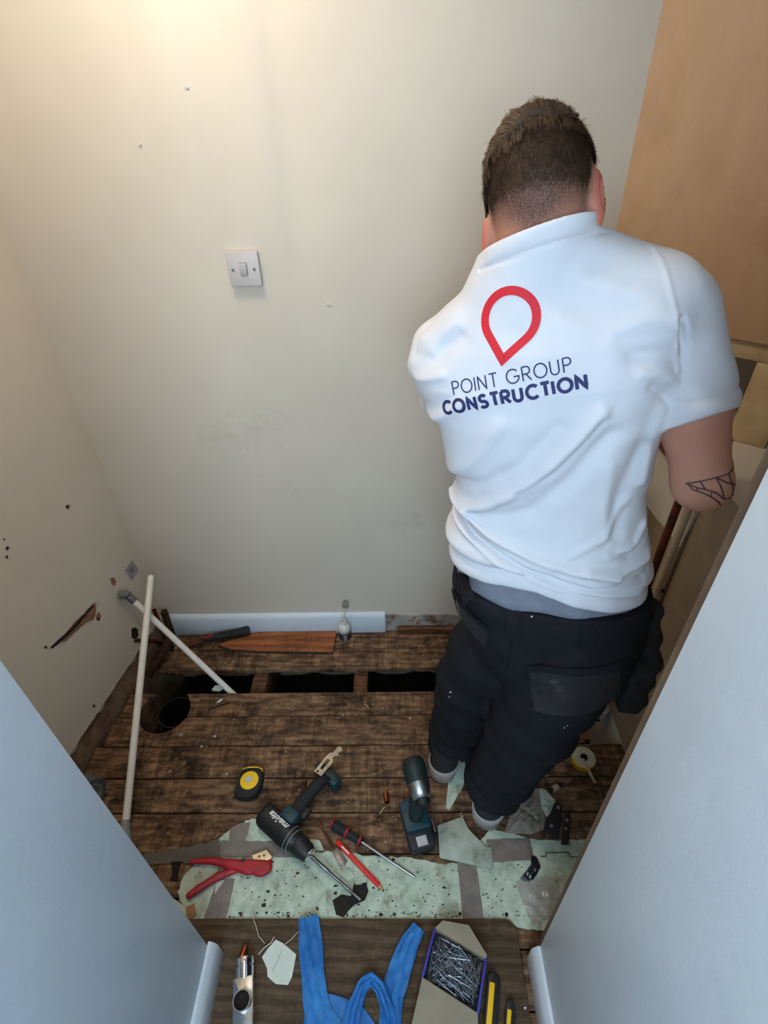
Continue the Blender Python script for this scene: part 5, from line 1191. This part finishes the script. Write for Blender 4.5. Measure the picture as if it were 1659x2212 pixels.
# --- shoes
for k,yaw_ in (('L',math.radians(-24)),('R',math.radians(-30))):
    an=LEG[k][2]; heel=(atZ(947,1686,.012) if k=='L' else atZ(1040,1786,.012)); R2=rot2(yaw_)
    cen=heel+R2@np.array([.0,.145,0])
    def d_sole(P,cen=cen,R2=R2):
        q=(P-cen)@R2; w_=np.interp(q[:,1],[-.15,-.10,0,.08,.15],[.036,.043,.040,.050,.034]); r=np.abs(q[:,0])-w_
        d=np.maximum(r,np.abs(q[:,1])-.148); e=np.sqrt((q[:,0]/.046)**2+(np.clip(-q[:,1]-.105,0,1)/.043)**2); d=np.maximum(d,(e-1)*.04); e2=np.sqrt((q[:,0]/.048)**2+(np.clip(q[:,1]-.09,0,1)/.058)**2); d=np.maximum(d,(e2-1)*.045)
        return s_max(d,np.abs(q[:,2]+cen[2]-.019)-.016,.006)
    def d_up(P,cen=cen,R2=R2):
        q=(P-cen)@R2; q=q+[0,0,cen[2]]; d=d_cone(q,(0,-.098,.045),(0,-.03,.060),.041,.043); d=s_min(d,d_cone(q,(0,-.02,.05),(0,.10,.034),.038,.030),.03); d=s_min(d,d_cone(q,(0,-.098,.045),(0,-.092,.115),.040,.040),.02); return s_max(d,.028-q[:,2],.004)
    def d_mid(P,cen=cen,R2=R2):
        d=d_up(P)-.0035; q=(P-cen)@R2; zz=q[:,2]+cen[2]; return s_max(d,np.abs(zz-.046)-.012,.003)
    lo=cen-[.20,.20,cen[2]]; hi=cen+[.20,.20,.17]
    up=sdf_part(MAN,'shoe',d_up,lo,hi,.004,shoe_u,world=True,lip=2.2); 
    sdf_part(MAN,'sole',d_sole,lo,hi,.0035,shoe_s,parent=up,world=True,lip=2.2,label='dusty pale sole'); sdf_part(MAN,'heel_band',d_mid,lo,hi,.0035,mat('pale_heel_band',lin((172,164,160)),rough=.8),parent=up,world=True,lip=2.2,label='pale band round the heel')

# --- print on the back
def stroke(paths,w_,closed=False,step=.004):
    out=[]
    for path in paths:
        P_=[np.array(path[0],float)]
        for b in path[1:]:
            b=np.array(b,float); a=P_[-1]; L_=np.linalg.norm(b-a); n=max(1,int(L_/step))
            if L_<1e-7: continue
            for k in range(1,n+1): P_.append(a+(b-a)*k/n)
        lo_=[];hi_=[]
        cl_=np.linalg.norm(P_[0]-P_[-1])<1e-6
        for i,p in enumerate(P_):
            a=P_[i-1] if i else (P_[-2] if cl_ else None); b=P_[i+1] if i<len(P_)-1 else (P_[1] if cl_ else None)
            t1=(p-a)/np.linalg.norm(p-a) if a is not None else None; t2=(b-p)/np.linalg.norm(b-p) if b is not None else None
            if t1 is None: t1=t2
            if t2 is None: t2=t1
            n1=np.array([-t1[1],t1[0]]); n2=np.array([-t2[1],t2[0]]); m_=n1+n2; m_/=np.linalg.norm(m_)+1e-9; sc2=1/max(.6,m_.dot(n1)); lo_.append(p-m_*w_/2*sc2); hi_.append(p+m_*w_/2*sc2)
        out.append((lo_,hi_))
    return out
def arc(cx,cy,rx,ry,a0,a1,n=14): return [(cx+rx*math.cos(math.radians(a)),cy+ry*math.sin(math.radians(a))) for a in np.linspace(a0,a1,n)]
GL={'P':([[(0,0),(0,1)],[(0,1),(.30,1)]+arc(.30,.745,.26,.255,90,-90)+[(0,.49)]],.62),'O':([arc(.48,.5,.48,.5,0,360,32)],1.06),'I':([[(0,0),(0,1)]],.14),'N':([[(0,0),(0,1),(.66,0),(.66,1)]],.80),
 'T':([[(0,1),(.64,1)],[(.32,1),(.32,0)]],.64),'G':([arc(.5,.5,.5,.5,42,345,26)+[(.98,.46),(.56,.46)]],1.10),'R':([[(0,0),(0,1)],[(0,1),(.32,1)]+arc(.32,.74,.26,.26,90,-90)+[(0,.48)],[(.26,.48),(.62,0)]],.72),
 'U':([[(0,1),(0,.32)]+arc(.31,.32,.31,.32,180,360)+[(.62,1)]],.78),'C':([arc(.46,.5,.46,.5,44,316,26)],.84),'S':([arc(.30,.74,.27,.25,30,268,14)+arc(.30,.25,.29,.25,88,-150,14)],.70)}
def design(txt,x0,y0,h_,width,stk,gap):
    tot=sum(GL[c][1] for c in txt if c!=' ')+gap*(len(txt)-1)+txt.count(' ')*.42; sx=width/tot; x=x0; out=[]
    for c in txt:
        if c==' ': x+=(.42+gap)*sx; continue
        p,w_=GL[c]; out+=stroke([[(x+a*sx,y0+b*h_) for a,b in s] for s in p],stk); x+=(w_+gap)*sx
    return out
# design plane: u along the back, v up, fitted to the lettering
def hit(x,y):
    r=ray(x,y); h_=sbvh.ray_cast(Vector(CAM),Vector(r)); return np.array(h_[0])
O_=hit(982,857); U1=hit(1238,806)-O_; TIP=hit(1088,792); TOP=hit(1120,618)
Uv=U1/np.linalg.norm(U1); v0=TOP-TIP; nrm_=np.cross(Uv,v0); nrm_/=np.linalg.norm(nrm_); Vv=np.cross(nrm_,Uv)
LW=np.linalg.norm(U1); PD=tuple(nrm_ if nrm_[1]>0 else -nrm_)
def put(strips,m,name,label):
    g=G()
    for lo_,hi_ in strips:
        A=[on(sbvh,O_+Uv*p[0]+Vv*p[1],PD,.0008) for p in lo_]; B=[on(sbvh,O_+Uv*p[0]+Vv*p[1],PD,.0008) for p in hi_]; C_=[on(sbvh,O_+Uv*(p[0]+r[0])/2+Vv*(p[1]+r[1])/2,PD,.0008) for p,r in zip(lo_,hi_)]
        if any(x is None for x in A+B+C_): continue
        g.grid([A,C_,B])
    return MAN.part(name,g,m,parent=shirt,world=True,label=label)
capH=.0208
put(design('POINT GROUP',0,.0032,capH,LW,.0021,.17),navy,'print','thin navy lettering')
a_=hit(961,894)-O_; b_=hit(1279,842)-O_
put(design('CONSTRUCTION',a_.dot(Uv),a_.dot(Vv)+.0005,.0192,(b_-a_).dot(Uv)-.004,.0052,.24),navy,'print','bold navy lettering')
# pin emblem: teardrop ring
t0=TIP-O_; tip=np.array([t0.dot(Uv),t0.dot(Vv)+.010]); t1=TOP-O_
axp=hit(1101,688)-O_; cpt=np.array([axp.dot(Uv),axp.dot(Vv)]); Rr=.0385
dv_=tip-cpt; ang=math.degrees(math.atan2(dv_[1],dv_[0])); Ld_=np.linalg.norm(dv_); al=math.degrees(math.acos(Rr/Ld_))
pin=[tuple(tip)]+arc(cpt[0],cpt[1],Rr,Rr,ang-al+0,ang+al-360,40)+[tuple(tip)]
if True:
    st=stroke([pin],.0125,step=.004); put(st,redp,'print','red map-pin ring emblem')

# --- tattoo: web lines round the elbow
def proj_arm(x,y): return on(bbvh,atY(x,y,.70),(0,1,-.6),.0006)
tl=[[(1498,1046),(1520,1040),(1552,1032),(1585,1024),(1610,1010)],[(1498,1046),(1512,1054),(1540,1062),(1560,1078),(1590,1075)],[(1552,1032),(1556,1050),(1560,1078)],[(1520,1040),(1524,1056)],[(1500,1046),(1504,1058),(1525,1068),(1545,1082),(1555,1090)],[(1585,1024),(1588,1048),(1590,1072)],[(1552,1032),(1575,1044),(1600,1048)],[(1512,1054),(1508,1062)],[(1535,1062),(1532,1072)]]
g=G()
for ln in tl:
    for i in range(len(ln)-1):
        pts=[proj_arm(ln[i][0]+(ln[i+1][0]-ln[i][0])*k/5,ln[i][1]+(ln[i+1][1]-ln[i][1])*k/5) for k in range(6)]; pts=[p for p in pts if p is not None]
        if len(pts)>2 and max(np.linalg.norm(pts[i+1]-pts[i]) for i in range(len(pts)-1))<.02: g.tube(pts,.0012,4)
if g.v: MAN.part('tattoo',g,inkm,parent=ob,world=True,label='dark spider-web tattoo at the elbow')

# --- hair
def strands(dirs_q,length,lean,width,seed,segs=3,lift=.35,curl=.3,clump=0,cw=.75):
    """dirs_q: unit directions in head space; returns ribbons lying on the skull following `lean`"""
    r=np.random.default_rng(seed); g=[]; Vs=[];Fs=[]; base=0
    c=np.array([0,-.006,.018]); rad=np.array([.0775,.0965,.0925])
    P0=c+dirs_q*rad; N0=dirs_q/rad; N0/=np.linalg.norm(N0,axis=1)[:,None]; n=len(P0)
    T=lean-np.sum(lean*N0,1)[:,None]*N0; T/=np.linalg.norm(T,axis=1)[:,None]+1e-9
    T=T+r.normal(0,curl,T.shape); B=np.cross(T,N0); B/=np.linalg.norm(B,axis=1)[:,None]+1e-9
    pts=[P0]; d=T*(1-lift)+N0*lift; d/=np.linalg.norm(d,axis=1)[:,None]
    for k in range(segs):
        p=pts[-1]+d*(length/segs)[:,None]; 
        pts.append(p); d=d-N0*.28*(1-0*lift)+r.normal(0,.06,d.shape); 
        # keep above the skull
        q_=(p-c)/rad; rr=np.linalg.norm(q_,axis=1); d=d+N0*(np.clip(1.05-rr,0,1)*6)[:,None]; d/=np.linalg.norm(d,axis=1)[:,None]
    if clump:
        ci=r.choice(n,clump,replace=False); near=np.empty(n,int)
        for s0 in range(0,n,2000): near[s0:s0+2000]=ci[np.argmin(((P0[s0:s0+2000,None]-P0[ci][None])**2).sum(-1),1)]
        pts=[p+(p[near]-p)*cw*(k/segs)**.8 for k,p in enumerate(pts)]
    wd=width*np.linspace(1,.25,segs+1)
    L_=[];
    for k in range(segs+1): L_.append(pts[k]-B*wd[k]/2); L_.append(pts[k]+B*wd[k]/2)
    V_=np.stack(L_,1).reshape(-1,3); per=2*(segs+1); f=[]
    o_=np.arange(n)*per
    for k in range(segs): f.append(np.stack([o_+2*k,o_+2*k+1,o_+2*k+3,o_+2*k+2],1))
    return V_@HR_.T+HC,np.concatenate(f)
def sample(n,seed,cond):
    r=np.random.default_rng(seed); out=[]
    while sum(len(o) for o in out)<n:
        d=r.normal(size=(n*2,3)); d/=np.linalg.norm(d,axis=1)[:,None]; out.append(d[cond(d)])
    return np.concatenate(out)[:n]
# boundary of the long top: higher at the back right, lower on the left
def topline(d): return .05+.34*np.clip(-d[:,1],0,1)+.20*d[:,0]*(d[:,1]<.5)+.05*np.sin(d[:,0]*9+1)
top_c=lambda d:(d[:,2]>topline(d))&(d[:,1]<.80)
D1=sample(19000,1,top_c); h=np.clip((D1[:,2]-topline(D1))/.6,0,1)
lean=np.tile(np.array([-.10,.75,.15]),(len(D1),1)); low=h<.35; lean[low]=np.array([-.05,-.10,-1.0]); lean[:,0]+= -.15*D1[:,0]
mixw=np.clip(h/.4,0,1)[:,None]; down=np.array([0.0,-.25,-1.]); lean=lean*mixw+down*(1-mixw)
length=.014+.026*np.sqrt(h)
r1=np.random.default_rng(31); length=length*r1.uniform(.7,1.25,len(D1)); hv,hf=strands(D1,length,lean,.0010,5,segs=4,lift=.20,curl=.12,clump=620)
hair=bpy.data.objects.new('hair',fast_mesh('hair',hv-np.array([.26,.86,0]),hf,hairm,True)); COL.objects.link(hair); hair.parent=MAN.o; hair['kind']='stuff'
D1b=sample(2600,11,top_c); h=np.clip((D1b[:,2]-topline(D1b))/.6,0,1); mixw=np.clip(h/.4,0,1)[:,None]; lean=np.array([-.2,.7,.15])*mixw+down*(1-mixw)
hv,hf=strands(D1b,.016+.030*np.sqrt(h),lean,.0007,15,segs=4,lift=.26,curl=.2,clump=160)
o=bpy.data.objects.new('light_strands',fast_mesh('light_strands',hv-np.array([.26,.86,0]),hf,hair2,True)); COL.objects.link(o); o.parent=hair; o['kind']='stuff'
# clipped sides and nape
side_c=lambda d:(d[:,2]<=topline(d)+.08)&(d[:,2]>-.88)&(d[:,1]<.25)&~((np.abs(d[:,0])>.80)&(d[:,1]>-.30)&(d[:,2]<.12))
D2=sample(24000,2,side_c); hh=np.clip((D2[:,2]+.85)/1.1,0,1)
hv,hf=strands(D2,.0025+.0065*hh,np.tile(down,(len(D2),1)),.00055,6,segs=1,lift=.22,curl=.3)
o=bpy.data.objects.new('clipped_hair',fast_mesh('clipped_hair',hv-np.array([.26,.86,0]),hf,hairm,True)); COL.objects.link(o); o.parent=hair; o['kind']='stuff'
# flyaway tuft at the crown/fringe
tuft_c=lambda d:(d[:,2]>.72)&(d[:,1]>.05)&(d[:,1]<.72)
D3=sample(420,3,tuft_c); r3=np.random.default_rng(9)
hv,hf=strands(D3,r3.uniform(.035,.06,len(D3)),np.array([-.25,.75,.5])+r3.normal(0,.35,(len(D3),3)),.0006,7,segs=5,lift=.48,curl=.15,clump=24,cw=.6)
o=bpy.data.objects.new('tousled_strands',fast_mesh('tousled_strands',hv-np.array([.26,.86,0]),hf,hair2,True)); COL.objects.link(o); o.parent=hair; o['kind']='stuff'
# thin scalp layer below the long top
def d_cap(P):
    q=headloc(P); d=d_ell(q,(0,-.006,.018),(.0785,.0985,.0955))
    qq=(q-[0,-.006,.018])/np.array([.0765,.0965,.0925]); nn=np.linalg.norm(qq,axis=1)+1e-6; dd=qq/nn[:,None]; lim=(topline(dd)+.10-dd[:,2])*.08
    return s_max(s_max(d,lim,.004),(dd[:,1]-.74)*.08,.004)
sdf_part(MAN,'hair_base',d_cap,HC-.13,HC+.13,.0035,mat('dark_hair_base',lin((52,38,28)),lin((40,30,22)),scale=60,rough=.8),parent=hair,world=True,lip=2.2)
# beard bristles along the right jaw
bl_=[]
rb=np.random.default_rng(4); nb=1200; zz=rb.uniform(-.115,-.045,nb); yy=rb.uniform(.02,.08,nb)
bt_=[]
for sx in(1,-1):
    o0=np.stack([np.full(nb,sx*.12),yy,zz],1)@HR_.T+HC; dn=-sx*hx_
    for p in o0:
        h_=bbvh.ray_cast(Vector(p),Vector(dn))
        if h_[0] is not None and h_[3]<.12: bt_.append((np.array(h_[0]),np.array(h_[1])))
g=G()
for p,n_ in bt_:
    if n_.dot(p-HC)<0: n_=-n_
    t=n_*.6-hz*.7+rb.normal(0,.2,3); t/=np.linalg.norm(t); s_=np.cross(t,n_); s_/=np.linalg.norm(s_)+1e-9; g.add([p-s_*.0003,p+s_*.0003,p+t*.007],[(0,1,2)])
o=MAN.part('beard',g,hairm,parent=None,world=True,kind='stuff')
